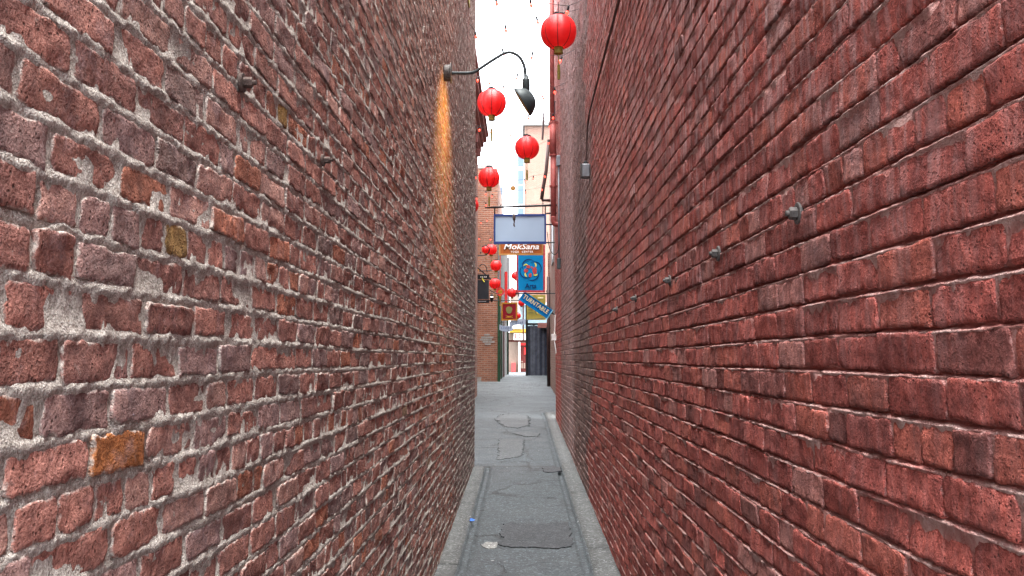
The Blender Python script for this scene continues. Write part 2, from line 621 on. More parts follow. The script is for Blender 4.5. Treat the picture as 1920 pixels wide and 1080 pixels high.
M['arts_red'] = plain('red_frame_paint', (0.42, 0.05, 0.06), 0.6, 0, 0.35, 25, 0.002)
M['coral'] = plain('coral_paint', (0.42, 0.06, 0.06), 0.6, 0, 0.2, 20)
M['lime'] = plain('lime_paint', (0.62, 0.60, 0.08), 0.6, 0, 0.1)
M['tt_blue'] = plain('bright_blue_paint', (0.0, 0.12, 0.36), 0.45, 0, 0.15, 5)
M['tt_edge'] = plain('pale_blue_edge', (0.18, 0.42, 0.55), 0.5, 0, 0.15, 5)
M['cream'] = plain('cream_letters', (0.70, 0.62, 0.36), 0.6, 0, 0.1)
M['yellow_board'] = plain('mustard_board', (0.27, 0.215, 0.045), 0.6, 0, 0.15, 6)
M['olive'] = plain('olive_paint', (0.16, 0.15, 0.05), 0.6, 0, 0.1)
M['crimson'] = plain('crimson_board', (0.19, 0.006, 0.014), 0.5, 0, 0.25, 8)
M['gold'] = plain('gold_paint', (0.34, 0.15, 0.02), 0.45, 0.15, 0.25, 14)
M['banner'] = plain('pale_blue_banner', (0.28, 0.33, 0.42), 0.7, 0, 0.12, 9)
M['gate_wood'] = plain('blue_grey_boards', (0.048, 0.054, 0.076), 0.6, 0, 0.3, 7, 0.002)
M['gate_wood2'] = plain('pale_blue_grey_boards', (0.075, 0.082, 0.105), 0.6, 0, 0.3, 7, 0.002)
M['gate_wood3'] = plain('dark_blue_grey_boards', (0.028, 0.033, 0.052), 0.6, 0, 0.3, 7, 0.002)
M['dark_wood'] = plain('dark_weathered_wood', (0.055, 0.048, 0.045), 0.7, 0, 0.3, 7, 0.002)
M['green'] = plain('dark_green_trim', (0.016, 0.042, 0.022), 0.55, 0, 0.3, 9)
M['stone'] = plain('grey_plinth_stone', (0.22, 0.21, 0.20), 0.8, 0, 0.25, 9, 0.003)
M['pink_trim'] = plain('pink_cornice_paint', (0.30, 0.13, 0.115), 0.65, 0, 0.15, 6)
M['glass'] = plain('window_glass', (0.075, 0.11, 0.155), 0.3, 0, 0.1, 1, 0, 0.25)
M['bay'] = plain('white_bay_frame', (0.27, 0.285, 0.30), 0.5, 0, 0.05)
M['stucco'] = plain('cream_stucco', (0.20, 0.15, 0.12), 0.75, 0, 0.1, 6)
M['teal'] = plain('grey_teal_siding', (0.12, 0.16, 0.175), 0.6, 0, 0.12, 6)
M['yellow'] = plain('yellow_fascia', (0.36, 0.22, 0.03), 0.5, 0, 0.1)
M['red_paint'] = plain('red_paint', (0.52, 0.03, 0.03), 0.5, 0, 0.2, 8)
M['dark_red'] = plain('dark_red_wood', (0.085, 0.018, 0.016), 0.5, 0, 0.25, 8)
M['blue_scrap'] = plain('blue_wrapper', (0.05, 0.16, 0.62), 0.4, 0, 0.2, 40)
M['tower'] = plain('pale_grey_cladding', (0.22, 0.225, 0.24), 0.5, 0, 0.1, 4)
M['verdigris'] = plain('yellow_green_strip', (0.36, 0.36, 0.10), 0.7, 0, 0.2, 15)
M['fringe'] = plain('gold_fringe', (0.20, 0.16, 0.035), 0.7, 0, 0.3, 60)


def lantern_mat():
    m, nt, b = new_mat('red_lantern_cloth')
    g = NT(nt)
    p = g.n('ShaderNodeTexCoord').outputs['Object']
    sep = g.n('ShaderNodeSeparateXYZ')
    g.l(p, sep.inputs[0])
    f = g.noise(p, 12, 3)
    g.l(g.mix(g.ramp(f, 0.3, 0.7), (0.66, 0.022, 0.024), (0.82, 0.035, 0.036)), b.inputs['Base Color'])
    b.inputs['Roughness'].default_value = 0.45
    b.inputs['Specular IOR Level'].default_value = 0.35
    w = g.math('SINE', g.math('MULTIPLY', sep.outputs['Z'], 2 * math.pi / 0.014))
    g.l(g.bump(w, 0.35, 0.002), b.inputs['Normal'])
    tr = g.n('ShaderNodeBsdfTranslucent')
    tr.inputs['Color'].default_value = (0.95, 0.05, 0.045, 1)
    mx = g.n('ShaderNodeMixShader')
    mx.inputs[0].default_value = 0.4
    g.l(b.outputs[0], mx.inputs[1])
    g.l(tr.outputs[0], mx.inputs[2])
    g.l(mx.outputs[0], nt.nodes['Material Output'].inputs['Surface'])
    return m


def glow_mat(name, c, s):
    m, nt, b = new_mat(name)
    b.inputs['Base Color'].default_value = (*c, 1)
    b.inputs['Emission Color'].default_value = (*c, 1)
    b.inputs['Emission Strength'].default_value = s
    b.inputs['Roughness'].default_value = 0.3
    return m


M['lantern'] = lantern_mat()
M['bulb_red'] = glow_mat('red_bulb_glass', (0.9, 0.05, 0.03), 0.35)
M['lamp_bulb'] = glow_mat('sodium_bulb', (1.0, 0.55, 0.12), 0.3)

# ------------------------------------------------------------------ ground
def ground_sheet():
    ys = np.concatenate([[-260, -120, -40, -12], np.arange(-4, 22, 0.06), np.arange(22, 38.01, 0.25), [42, 60, 120, 400]])
    xs_in = [-0.66, -0.60, -0.47, -0.452, -0.446, -0.42, -0.396, -0.390] + list(np.arange(-0.33, 0.38, 0.05)) + [0.41, 0.432, 0.438, 0.465, 0.488, 0.494, 0.51, 0.60, 0.70]
    xs = np.array([-300, -80, -20, -6, -2.5, -1.4, -0.95] + xs_in + [0.95, 1.4, 2.5, 6, 20, 80, 300])
    Y, X = np.meshgrid(ys, xs, indexing='ij')
    base = SLOPE * np.clip(Y, -4, 38)
    Z = base + ground_fbm(X, Y) * (np.abs(X) < 1)
    gl = (np.abs(X + 0.421) < 0.0262) * (Y < 11.5) * (Y > -4)
    gr = (np.abs(X - 0.463) < 0.0262) * (Y < 19.5) * (Y > -4)
    Z = Z - (0.042 + 0.015 * fbm(Y * 2, X * 0, 8, 2)) * (1.0 * gl + 1.0 * gr)
    R, C = Y.shape
    idx = np.arange(R * C).reshape(R, C)
    F = np.stack([idx[:-1, :-1], idx[:-1, 1:], idx[1:, 1:], idx[1:, :-1]], -1).reshape(-1, 4)
    me = np_mesh('alley_pavement', np.stack([X, Y, Z], -1).reshape(-1, 3), F, M['asphalt'])
    return tag(link_mesh('alley_pavement', me), 'worn grey asphalt floor of the narrow alley', kind='structure')


pavement = ground_sheet()


def strip(name, x0, x1, y0, y1, h, mat, parent):
    n = max(4, int((y1 - y0) / 0.12))
    ys = np.linspace(y0, y1, n + 1)
    prof = [(x0, -0.05), (x0, h), (x0 * 0.5 + x1 * 0.5, h + 0.002), (x1, h), (x1, -0.05)]
    V = []
    for y in ys:
        for k, (x, z) in enumerate(prof):
            j = float(vnoise(y * 5, x * 9 + k, 3)) * (0.006 if k in (1, 3) else 0.0)
            V.append((x + j, y, SLOPE * y + z + 0.4 * j))
    c = len(prof)
    F = [(i * c + k, (i + 1) * c + k, (i + 1) * c + k + 1, i * c + k + 1) for i in range(n) for k in range(c - 1)]
    V = np.array(V)
    o = V.mean(0)
    me = np_mesh(name, V - o, np.array(F), mat)
    return link_mesh(name, me, parent, o)


for (a, b_) in ((-3.9, -1.0), (-0.98, 1.5), (1.52, 4.0), (4.02, 6.6), (6.62, 9.0), (9.02, 11.45)):
    strip('kerb_stone', -0.66, -0.462, a, b_, 0.016, M['kerb'], pavement)
for (a, b_) in ((-3.9, -1.0), (-0.98, 1.6), (1.62, 4.4), (4.42, 7.1), (7.12, 9.6), (9.62, 12.2), (12.22, 15.0), (15.02, 17.4), (17.42, 19.4)):
    strip('kerb_stone', 0.505, 0.72, a, b_, 0.016, M['kerb'], pavement)


def patch(name, pix, mat, h, seed, jag=0.012):
    P = [Vector((*on_ground(x, y), 0)) for x, y in pix]
    n = len(P)
    ring = []
    for i in range(n):
        a, b_ = P[i], P[(i + 1) % n]
        k = max(2, int((b_ - a).length / 0.03))
        for q in range(k):
            p = a.lerp(b_, q / k)
            p.x += random.uniform(-jag, jag)
            p.y += random.uniform(-jag, jag) * 1.5
            ring.append(p)
    m_ = MB()
    k_ = len(ring)
    top = [Vector((p.x, p.y, SLOPE * p.y + h + float(ground_fbm(p.x, p.y)))) for p in ring]
    low = [Vector((p.x, p.y, t.z - h - 0.01)) for p, t in zip(ring, top)]
    m_.add(top + low, [tuple(range(k_))] + [(i, k_ + i, k_ + (i + 1) % k_, (i + 1) % k_) for i in range(k_)])
    return m_.build(name, mat, pavement)


patch('asphalt_patch', [(944, 983), (958, 981), (990, 984), (1030, 982), (1065, 981), (1067, 990), (1071, 1000), (1068, 1006), (1078, 1018), (1070, 1026), (1045, 1029), (1000, 1027), (960, 1027), (938, 1022), (935, 1018), (945, 1009), (938, 1003), (941, 992)], M['patch'], 0.009, 1)
patch('cement_patch', [(903, 1022), (915, 1017), (931, 1018), (934, 1024), (925, 1030), (908, 1029)], M['cement'], 0.006, 2)
patch('asphalt_patch', [(937, 779), (960, 776), (985, 779), (993, 786), (990, 799), (972, 803), (948, 801), (940, 795), (930, 786)], M['patch2'], 0.008, 3, 0.05)
patch('asphalt_patch', [(962, 813), (985, 810), (1013, 814), (1008, 818), (985, 819)], M['patch2'], 0.008, 4, 0.03)
patch('asphalt_patch', [(1017, 878), (1030, 875), (1049, 876), (1053, 884), (1035, 887), (1019, 886)], M['patch'], 0.008, 5)
patch('asphalt_patch', [(934, 862), (937, 824), (968, 822), (982, 824), (981, 850), (975, 856)], M['patch2'], 0.006, 6, 0.03)

# ------------------------------------------------------------------ the two long brick walls
class Wall:
    def __init__(s, side, X0, Y0, Y1, top, ch, joint, Ls, Lh, k, hz, gap):
        s.side, s.X0, s.Y0, s.Y1, s.top, s.ch, s.joint, s.Ls, s.Lh, s.k, s.gap = side, X0, Y0, Y1, top, ch, joint, Ls, Lh, k, gap
        # a header course is centred at height hz
        s.c0 = math.floor((-0.25 - hz) / ch)
        s.zb = hz - (joint + (ch - joint) / 2)          # bottom of the joint below that course
        s.courses = range(s.c0, math.ceil((top - s.zb) / ch))
        s.seed = 100 if side < 0 else 200
        s.wave_a = 0.008 if side < 0 else 0.006

    def is_header(s, c):
        return c % s.k == 0

    def wave(s, Y, c):
        return s.wave_a * fbm(np.asarray(Y) * 0.9, np.asarray(c) * 0.28, s.seed, 3)

    def to_world(s, Y, Z, n):
        X = s.X0 + n if s.side < 0 else s.X0 - n
        # slow bulge of the old wall
        X = X + 0.010 * fbm(Y * 0.35, Z * 0.4, s.seed + 9, 2)
        return np.stack([X, Y, Z], -1)

    def layout(s):
        B = []
        r = random.Random(s.seed)
        for c in s.courses:
            hd = s.is_header(c)
            L = s.Lh if hd else s.Ls
            y = s.Y0 + (r.uniform(0, 1) * 0.03 if not hd else 0) + (L * 0.5 if (c % 2) else 0.0) - L
            while y < s.Y1 - 0.01:
                l = L * r.uniform(0.93, 1.07)
                if not hd and r.random() < 0.07:
                    l = s.Lh * r.uniform(0.9, 1.2)
                a, b_ = max(y, s.Y0), min(y + l, s.Y1)
                if b_ - a > 0.035:
                    B.append((a, b_, c, hd))
                y += l
        return B


def brick_grid(n_long, n_high, e_y, e_z):
    u = np.concatenate([[0, e_y * 0.35, e_y], np.linspace(e_y, 1 - e_y, n_long - 3)[1:-1], [1 - e_y, 1 - e_y * 0.35, 1]])
    v = np.concatenate([[0, e_z * 0.35, e_z], np.linspace(e_z, 1 - e_z, n_high - 3)[1:-1], [1 - e_z, 1 - e_z * 0.35, 1]])
    return u, v


def make_bricks(w, B, tints, u, v, rough):
    """all bricks of one level of detail at once -> V (B, nv, 3), F (nf, 4), edge (B, nv)"""
    nb = len(B)
    r = np.random.default_rng(w.seed + len(u))
    y0 = np.array([b[0] for b in B])[:, None]
    y1 = np.array([b[1] for b in B])[:, None]
    c = np.array([b[2] for b in B])[:, None].astype(float)
    ids = np.arange(nb)[:, None]
    gap = w.gap * r.uniform(0.6, 1.5, (nb, 1))
    y0 = y0 + gap * 0.5
    y1 = y1 - gap * 0.5
    ym = (y0 + y1) / 2
    z0 = w.zb + c * w.ch + w.joint * (1 + r.uniform(-0.22, 0.22, (nb, 1)))
    z1 = w.zb + (c + 1) * w.ch + w.joint * r.uniform(-0.2, 0.15, (nb, 1))
    nu, nv = len(u), len(v)
    U, Vv = np.meshgrid(u, v, indexing='ij')
    U, Vv = U.ravel()[None], Vv.ravel()[None]
    ly, lz = y1 - y0, z1 - z0
    Y = y0 + U * ly
    Z = z0 + Vv * lz
    dy, dz = np.minimum(U, 1 - U) * ly, np.minimum(Vv, 1 - Vv) * lz
    # rounded corners: pull corner points in
    cr = 0.009 * r.uniform(0.2, 1.4, (nb, 1))
    px = np.clip(1 - dy / cr, 0, 1)
    pz = np.clip(1 - dz / cr, 0, 1)
    pull = px * pz * cr * 0.45
    Y = Y + np.where(U < 0.5, 1, -1) * pull
    Z = Z + np.where(Vv < 0.5, 1, -1) * pull
    # ragged outline
    amp = rough * (0.0062 if w.side < 0 else 0.0045)
    onb = (np.minimum(dy, dz) < 0.008)
    Y = Y + onb * amp * fbm(Z * 70 + ids * 3.7, ids * 1.3 + (U > 0.5) * 9, 3, 3)
    Z = Z + onb * amp * fbm(Y * 50 + ids * 5.1, ids * 2.3 + (Vv > 0.5) * 7, 4, 3)
    d = np.minimum(dy, dz)
    rad = 0.0022
    n0 = np.clip(r.normal(0.0002, 0.0016, (nb, 1)), -0.0010, 0.005)
    if w.side < 0:
        n0 = np.where((y0 < 1.31) & (y1 > 1.31) & (np.abs(z0 - 1.47) < 0.034), 0.004, n0)
    n = n0 + r.normal(0, 0.010, (nb, 1)) * (Y - ym) + r.normal(0, 0.035, (nb, 1)) * (Z - (z0 + z1) / 2)
    n = n + rough * 0.0022 * fbm(Y * 38 + ids * 1.7, Z * 38 + ids * 0.9, 7, 3)
    n = n - (0.0014 if w.side < 0 else 0.0020) * np.clip(1 - d / rad, 0, 1) ** 2
    # chipped arrises (more along the lower edge)
    ch = fbm(Y * 26 + ids * 2.1, Z * 26 + ids, 8, 2)
    low = np.where(Vv < 0.5, 1.3, 0.7) if w.side > 0 else 1.0
    n = n - rough * low * 0.006 * np.clip(ch - 0.15, 0, 1) * np.clip(1 - d / 0.014, 0, 1)
    Z = Z + w.wave(ym, c) + (Y - ym) * r.normal(0, 0.012, (nb, 1))
    edge = np.clip(1 - d / 0.011, 0, 1)
    front = w.to_world(Y, Z, n)
    idx = np.arange(nu * nv).reshape(nu, nv)
    F = np.stack([idx[:-1, :-1], idx[1:, :-1], idx[1:, 1:], idx[:-1, 1:]], -1).reshape(-1, 4)
    ring = np.concatenate([idx[:, 0], idx[-1, 1:], idx[-2::-1, -1], idx[0, -2:0:-1]])
    back = w.to_world(Y[:, ring], Z[:, ring], np.full((nb, len(ring)), -0.024))
    V = np.concatenate([front, back], 1)
    edge = np.concatenate([edge, np.ones((nb, len(ring)))], 1)
    k = len(ring)
    b0 = nu * nv
    a_ = ring
    bb = b0 + np.arange(k)
    Fs = np.stack([np.roll(a_, -1), a_, bb, np.roll(bb, -1)], -1)
    F = np.concatenate([F, Fs])
    if w.side > 0:
        F = F[:, ::-1]
    return V, F, edge


def visible_area(w, b):
    y = (b[0] + b[1]) / 2
    if y < 0.75: return 0
    z = w.zb + (b[2] + 0.6) * w.ch
    X = w.X0
    px = 978 + FPX * X / y
    py = 672 - FPX * (z - EYE) / y
    if not (-40 < px < 1960 and -40 < py < 1120): return 0
    return abs(FPX * X * (1 / b[0] - 1 / b[1])) * w.ch * FPX / y


def brick_tints(w, B):
    r = random.Random(w.seed + 5)
    if w.side < 0:
        pal = [((0.41, 0.205, 0.172), 40), ((0.34, 0.175, 0.152), 20), ((0.35, 0.235, 0.225), 14), ((0.43, 0.185, 0.125), 6), ((0.45, 0.275, 0.24), 16), ((0.34, 0.25, 0.17), 0.3), ((0.28, 0.20, 0.19), 4)]
    else:
        pal = [((0.42, 0.120, 0.102), 45), ((0.34, 0.098, 0.086), 24), ((0.45, 0.140, 0.110), 16), ((0.43, 0.20, 0.18), 10), ((0.27, 0.10, 0.09), 5)]
    cols, ws = [p[0] for p in pal], [p[1] for p in pal]
    out = []
    for b in B:
        c = list(r.choices(cols, ws)[0])
        ym, z = (b[0] + b[1]) / 2, w.zb + (b[2] + 0.6) * w.ch
        if w.side > 0:
            edge_y = 9.0 + 0.5 * math.sin(z * 3.1) + 0.25 * math.sin(z * 11)
            if edge_y < ym < 15.3:
                c = list(r.choice([(0.24, 0.165, 0.15), (0.20, 0.135, 0.13), (0.27, 0.19, 0.175), (0.25, 0.145, 0.13)]))
        else:
            if b[0] < 1.31 < b[1] and abs(z - 1.50) < 0.034:
                c = [0.50, 0.20, 0.075]
            if b[0] < 2.21 < b[1] and abs(z - 2.289) < 0.034:
                c = [0.40, 0.25, 0.07]
            if b[0] < 1.56 < b[1] and abs(z - 1.853) < 0.034:
                c = [0.26, 0.17, 0.065]
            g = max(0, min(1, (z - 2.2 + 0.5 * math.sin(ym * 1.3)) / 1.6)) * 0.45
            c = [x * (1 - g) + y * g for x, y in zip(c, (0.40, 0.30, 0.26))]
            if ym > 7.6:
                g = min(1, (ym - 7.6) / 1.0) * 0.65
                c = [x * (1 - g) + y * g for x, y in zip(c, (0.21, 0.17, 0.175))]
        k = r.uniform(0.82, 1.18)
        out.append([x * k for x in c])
    return np.array(out)


def mortar_sheet(w, near):
    ya, yb_ = (0.72, 3.05) if near else (w.Y0, w.Y1)
    ys = [ya]
    while ys[-1] < yb_:
        y = ys[-1]
        ys.append(y + (max(0.0045, 0.0032 * y) if near else max(0.03, 0.0105 * y)))
    ys[-1] = yb_
    ys = np.array(ys)
    j, ch = w.joint, w.ch
    if w.side < 0:
        ph = [-0.30 * j, 0.05 * j, 0.35 * j, 0.65 * j, 0.95 * j, 1.30 * j, j + 0.5 * (ch - j)]
        hh = [-0.0028, -0.0004, 0.0004, 0.0005, -0.0002, -0.0028, -0.0016]
        na = [0.0044, 0.0044, 0.0038, 0.0038, 0.0044, 0.0044, 0.0013]
        pl = [0] * 7
    else:
        ph = [-0.15 * j, 0.10 * j, 0.36 * j, 0.70 * j, 1.05 * j, 1.5 * j, j + 0.5 * (ch - j)]
        hh = [-0.0016, 0.0010, -0.0012, -0.0095, -0.0110, -0.0040, -0.0034]
        na = [0.0022, 0.0030, 0.0035, 0.005, 0.004, 0.0014, 0.0010]
        pl = [1.0, 1.0, 0.8, 0.0, 0.0, 0.15, 0.35]  # bare mortar on the lip, pale also to paint the sky-lit highlight line
    rows_z, rows_n, rows_p, rows_c = [], [], [], []
    cs = [c for c in w.courses if 0.75 < w.zb + c * ch < 3.0] if near else w.courses
    for c in cs:
        for k in range(7):
            rows_z.append(w.zb + c * ch + ph[k])
            rows_n.append((hh[k], na[k], k))
            rows_p.append(pl[k])
            rows_c.append(c)
    Zr = np.array(rows_z)[:, None]
    C = np.array(rows_c, float)[:, None]
    H = np.array([q[0] for q in rows_n])[:, None]
    A = np.array([q[1] for q in rows_n])[:, None]
    K = np.array([q[2] for q in rows_n])[:, None]
    Y = ys[None, :] + np.zeros_like(Zr)
    # the joint follows the wavy course
    Z = Zr + w.wave(Y, C)
    Z = Z + (K < 6) * 0.0022 * fbm(Y * 40, Zr * 90, w.seed + 1, 2)
    n = H + A * fbm(Y * 34, Zr * 60, w.seed + 2, 3) + A * 0.7 * fbm(Y * 6, C * 1.7, w.seed + 3, 2) * (K < 6)
    if w.side > 0:
        # lip broken away in places
        br = np.clip(fbm(Y * 7, C * 2.3, w.seed + 4, 3) - 0.15, 0, 1) * 2.5
        n = n - (K == 1) * np.clip(br, 0, 1) * 0.008
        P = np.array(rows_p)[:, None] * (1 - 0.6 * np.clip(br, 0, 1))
    else:
        P = np.zeros_like(Y)
    bare = ((Y > 9.0 + 0.4 * np.sin(Z * 3.1)) & (Y < 15.3)).astype(float) if w.side > 0 else np.zeros_like(Y)
    if not near:      # the finer sheet lies in front here
        n = n - 0.009 * ((Y > 0.74) & (Y < 3.02) & (Z > 0.80) & (Z < 2.95))
    V = w.to_world(Y, Z, n).reshape(-1, 3)
    R, Cn = Y.shape
    idx = np.arange(R * Cn).reshape(R, Cn)
    F = np.stack([idx[:-1, :-1], idx[:-1, 1:], idx[1:, 1:], idx[1:, :-1]], -1).reshape(-1, 4)
    if w.side > 0:
        F = F[:, ::-1]
    return V, F, (P + np.zeros_like(Y)).ravel(), bare.ravel()


def build_wall(w, root, bmat, mmat):
    B = w.layout()
    T = brick_tints(w, B)
    area = np.array([visible_area(w, b) for b in B])
    order = np.argsort(-area)
    near = [i for i in order[:300]]
    rest = [i for i in order[300:]]
    mid = [i for i in rest if area[i] > 60]
    far = [i for i in rest if area[i] <= 60]
    ro = world_loc(root)
    # single bricks
    for hd in (False, True):
        ids = [i for i in near if (B[i][1] - B[i][0] < 0.14) == hd]
        u, v = brick_grid(10 if hd else 16, 9, 0.09 if hd else 0.045, 0.12)
        V, F, E = make_bricks(w, [B[i] for i in ids], None, u, v, 1.0)
        for q, i in enumerate(ids):
            o = V[q].mean(0)
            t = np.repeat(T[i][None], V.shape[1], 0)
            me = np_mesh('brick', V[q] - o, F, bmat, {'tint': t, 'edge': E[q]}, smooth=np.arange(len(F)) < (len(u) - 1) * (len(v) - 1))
            ob = bpy.data.objects.new('brick', me)
            ob.parent = root
            ob.location = Vector(o) - ro
            col.objects.link(ob)
    # the smaller bricks, joined
    parts = []
    for ids, (u, v), rough in ((mid, brick_grid(8, 6, 0.05, 0.14), 1.0), (far, (np.array([0, 0.06, 0.94, 1]), np.array([0, 0.14, 0.86, 1])), 0.8)):
        if ids:
            parts.append((*make_bricks(w, [B[i] for i in ids], None, u, v, rough), T[ids]))
    VV, FF, EE, TT, base = [], [], [], [], 0
    for V, F, E, t in parts:
        nb, nv = V.shape[:2]
        VV.append(V.reshape(-1, 3))
        FF.append((F[None] + (np.arange(nb) * nv)[:, None, None]).reshape(-1, 4) + base)
        EE.append(E.ravel())
        TT.append(np.repeat(t, nv, 0))
        base += nb * nv
    o = np.array(ro)
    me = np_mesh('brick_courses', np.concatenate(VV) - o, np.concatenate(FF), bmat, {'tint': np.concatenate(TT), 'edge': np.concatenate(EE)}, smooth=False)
    tag(link_mesh('brick_courses', me, root, ro), kind='stuff')
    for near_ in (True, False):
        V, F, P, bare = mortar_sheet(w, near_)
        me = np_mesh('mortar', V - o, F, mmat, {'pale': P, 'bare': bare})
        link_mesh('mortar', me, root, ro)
    x0, x1 = (w.X0 - 0.45, w.X0 - 0.035) if w.side < 0 else (w.X0 + 0.035, w.X0 + 0.45)
    MB().box((x0, w.Y0 + 0.004, -0.3), (x1, w.Y1 - 0.004, w.top + 0.03)).build('wall_core', M['core'], root)
    print('wall', w.side, len(B), 'near', len(near), 'mid', len(mid), 'far', len(far), 'mortar quads', len(F))


left_root = empty('brick_wall', (-0.62, 5.0, 0.1), 'unpainted weathered brick wall with thick crumbly grey mortar, carrying the gooseneck lamp', 'wall')
right_root = empty('brick_wall', (0.69, 8.0, 0.1), 'red painted brick wall with deep recessed joints and a row of bolts', 'wall')
WL = Wall(-1, -0.600, -1.0, 11.7, 6.8, 0.0675, 0.0135, 0.202, 0.103, 6, 1.853, 0.011)
WR = Wall(+1, 0.670, -1.0, 18.0, 9.3, 0.0760, 0.0110, 0.222, 0.113, 7, 2.040, 0.006)
build_wall(WL, left_root, M['brick_l'], M['mortar_l'])
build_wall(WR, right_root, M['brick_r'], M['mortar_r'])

# ------------------------------------------------------------------ bolts on the walls
def wall_bolt(Y, Z, side, label, group, r=0.026, mat='steel', rust=False):
    X = (-0.600 if side < 0 else 0.670)
    s = 1 if side < 0 else -1
    ax = Vector((s, 0, 0))
    o = empty('anchor_bolt', (X, Y, Z), label, 'bolt', group)
    b0 = Vector((X - s * 0.012, Y, Z))
    MB().lathe([(0.0005, 0.012), (r * 0.98, 0.012), (r, 0.014), (r, 0.0185), (r * 0.95, 0.020), (0.0005, 0.020)], b0, 20, ax).build('washer', M[mat], o)
    MB().lathe([(0.0005, 0.02), (r * 0.56, 0.02), (r * 0.58, 0.023), (r * 0.58, 0.035), (r * 0.5, 0.038), (0.0005, 0.038)], b0, 6, ax).build('hex_nut', M[mat], o)
    MB().lathe([(0.0005, 0.036), (r * 0.26, 0.036), (r * 0.26, 0.046), (0.0005, 0.047)], b0, 10, ax).build('stud', M[mat], o)
    return o


for (Y, Z, r, lab) in ((2.17, 1.998, 0.027, 'large grey bolt, the biggest of the row on the red painted wall'),
                       (3.06, 2.004, 0.026, 'grey bolt on the red painted wall, next along from the biggest one'),
                       (4.07, 2.000, 0.024, 'grey bolt on the red painted wall, between the second and fourth of the row'),
                       (5.30, 2.000, 0.024, 'fourth grey bolt of the row along the red painted wall'),
                       (6.35, 1.990, 0.024, 'fifth grey bolt of the row along the red painted wall')):
    wall_bolt(Y, Z, 1, lab, 'bolts in a row on the red wall', r)
wall_bolt(1.89, 2.237, -1, 'dark rusty bolt on the unpainted wall, the nearer to the orange brick', 'rusty bolts on the unpainted wall', 0.021, 'rust')
wall_bolt(2.68, 2.244, -1, 'dark rusty bolt on the unpainted wall, the nearer to the gooseneck lamp', 'rusty bolts on the unpainted wall', 0.018, 'rust')

# ------------------------------------------------------------------ gooseneck lamp
YL = 6.9
lamp = empty('gooseneck_lamp', (-0.59, YL, 3.864), 'lit black gooseneck wall lamp with slanted shade, fixed on the unpainted brick wall', 'lamp')
MB().lathe([(0.0005, 0), (0.062, 0), (0.064, 0.004), (0.064, 0.042), (0.060, 0.046), (0.0005, 0.046)], (-0.598, YL, 3.864), 24, (1, 0, 0)).build('mounting_box', M['steel'], lamp, True)
MB().lathe([(0.0005, 0.046), (0.080, 0.046), (0.080, 0.054), (0.0005, 0.056)], (-0.598, YL, 3.864), 24, (1, 0, 0)).build('cover_plate', M['steel'], lamp)
arm = smooth_path([(-0.545, YL, 3.864), (-0.47, YL, 3.863), (-0.39, YL, 3.866), (-0.345, YL, 3.884), (-0.27, YL, 3.935), (-0.185, YL, 3.99), (-0.13, YL, 4.02), (-0.08, YL, 4.026), (-0.02, YL, 3.995), (0.018, YL, 3.93), (0.030, YL, 3.86), (0.033, YL, 3.80)], 5)
MB().tube(arm, 0.0125, 10).build('arm', M['dark_metal'], lamp, True)
MB().lathe([(0.004, 0.075), (0.014, 0.075), (0.016, 0.07), (0.019, 0.05), (0.028, 0.042), (0.030, 0.03), (0.030, -0.05), (0.026, -0.055)], (0.037, YL, 3.772), 20).build('lamp_socket', M['dark_metal'], lamp, True)
# slanted shade: mouth turned down towards the unpainted wall
_ax = Vector((0.854, -0.085, 0.52)).normalized()           # from mouth centre to the crown
_mc = Vector((0.004, YL, 3.628))
MB().lathe([(0.121, 0.0), (0.123, 0.004), (0.116, 0.025), (0.098, 0.055), (0.078, 0.078), (0.055, 0.094), (0.028, 0.103), (0.0005, 0.105)], _mc, 32, _ax).build('shade', M['dark_metal'], lamp, True)
MB().lathe([(0.117, 0.002), (0.112, 0.022), (0.094, 0.051), (0.074, 0.073), (0.05, 0.089), (0.0005, 0.098)], _mc, 32, _ax).build('shade_lining', M['lamp_in'], lamp, True)
MB().lathe([(0.0005, 0.012), (0.02, 0.016), (0.028, 0.035), (0.022, 0.055), (0.012, 0.075), (0.012, 0.09)], _mc, 16, _ax).build('bulb', M['lamp_bulb'], lamp, True)
sp_d = bpy.data.lights.new('lamp_light', 'SPOT')
sp_d.energy = 3.4
sp_d.color = (1.0, 0.50, 0.10)
sp_d.spot_size = math.radians(120)
sp_d.spot_blend = 0.6
sp_d.shadow_soft_size = 0.03
sp = bpy.data.objects.new('lamp_light', sp_d)
col.objects.link(sp)
sp.parent = lamp
sp.location = _mc - _ax * 0.01 - world_loc(lamp)
sp.rotation_euler = _ax.to_track_quat('Z', 'Y').to_euler()

# ------------------------------------------------------------------ fittings on the red wall
fx = empty('junction_box', (0.66, 8.72, 3.40), 'small grey metal box under a conduit on the red painted wall', 'box')
MB().box((0.585, 8.66, 3.40), (0.662, 8.78, 3.53), 0.008).build('box_body', M['grey_pipe'], fx)
MB().box((0.574, 8.655, 3.395), (0.5835, 8.785, 3.535), 0.003).build('box_lid', M['steel'], fx)
MB().lathe([(0.022, 0), (0.024, 0.01), (0.018, 0.03), (0.014, 0.035)], (0.625, 8.72, 3.531), 14).build('gland', M['black'], fx)
tag(MB().tube(smooth_path([(0.63, 8.72, 3.565), (0.638, 8.72, 3.75), (0.645, 8.68, 3.90), (0.648, 8.55, 3.97), (0.648, 8.3, 3.99), (0.648, 6.0, 4.02), (0.648, 3.0, 4.05), (0.648, -0.9, 4.08)], 5), 0.009, 8).build('cable', M['brown_pipe'], None, True), 'dark cable running along the red painted wall above the small grey box', 'cable')

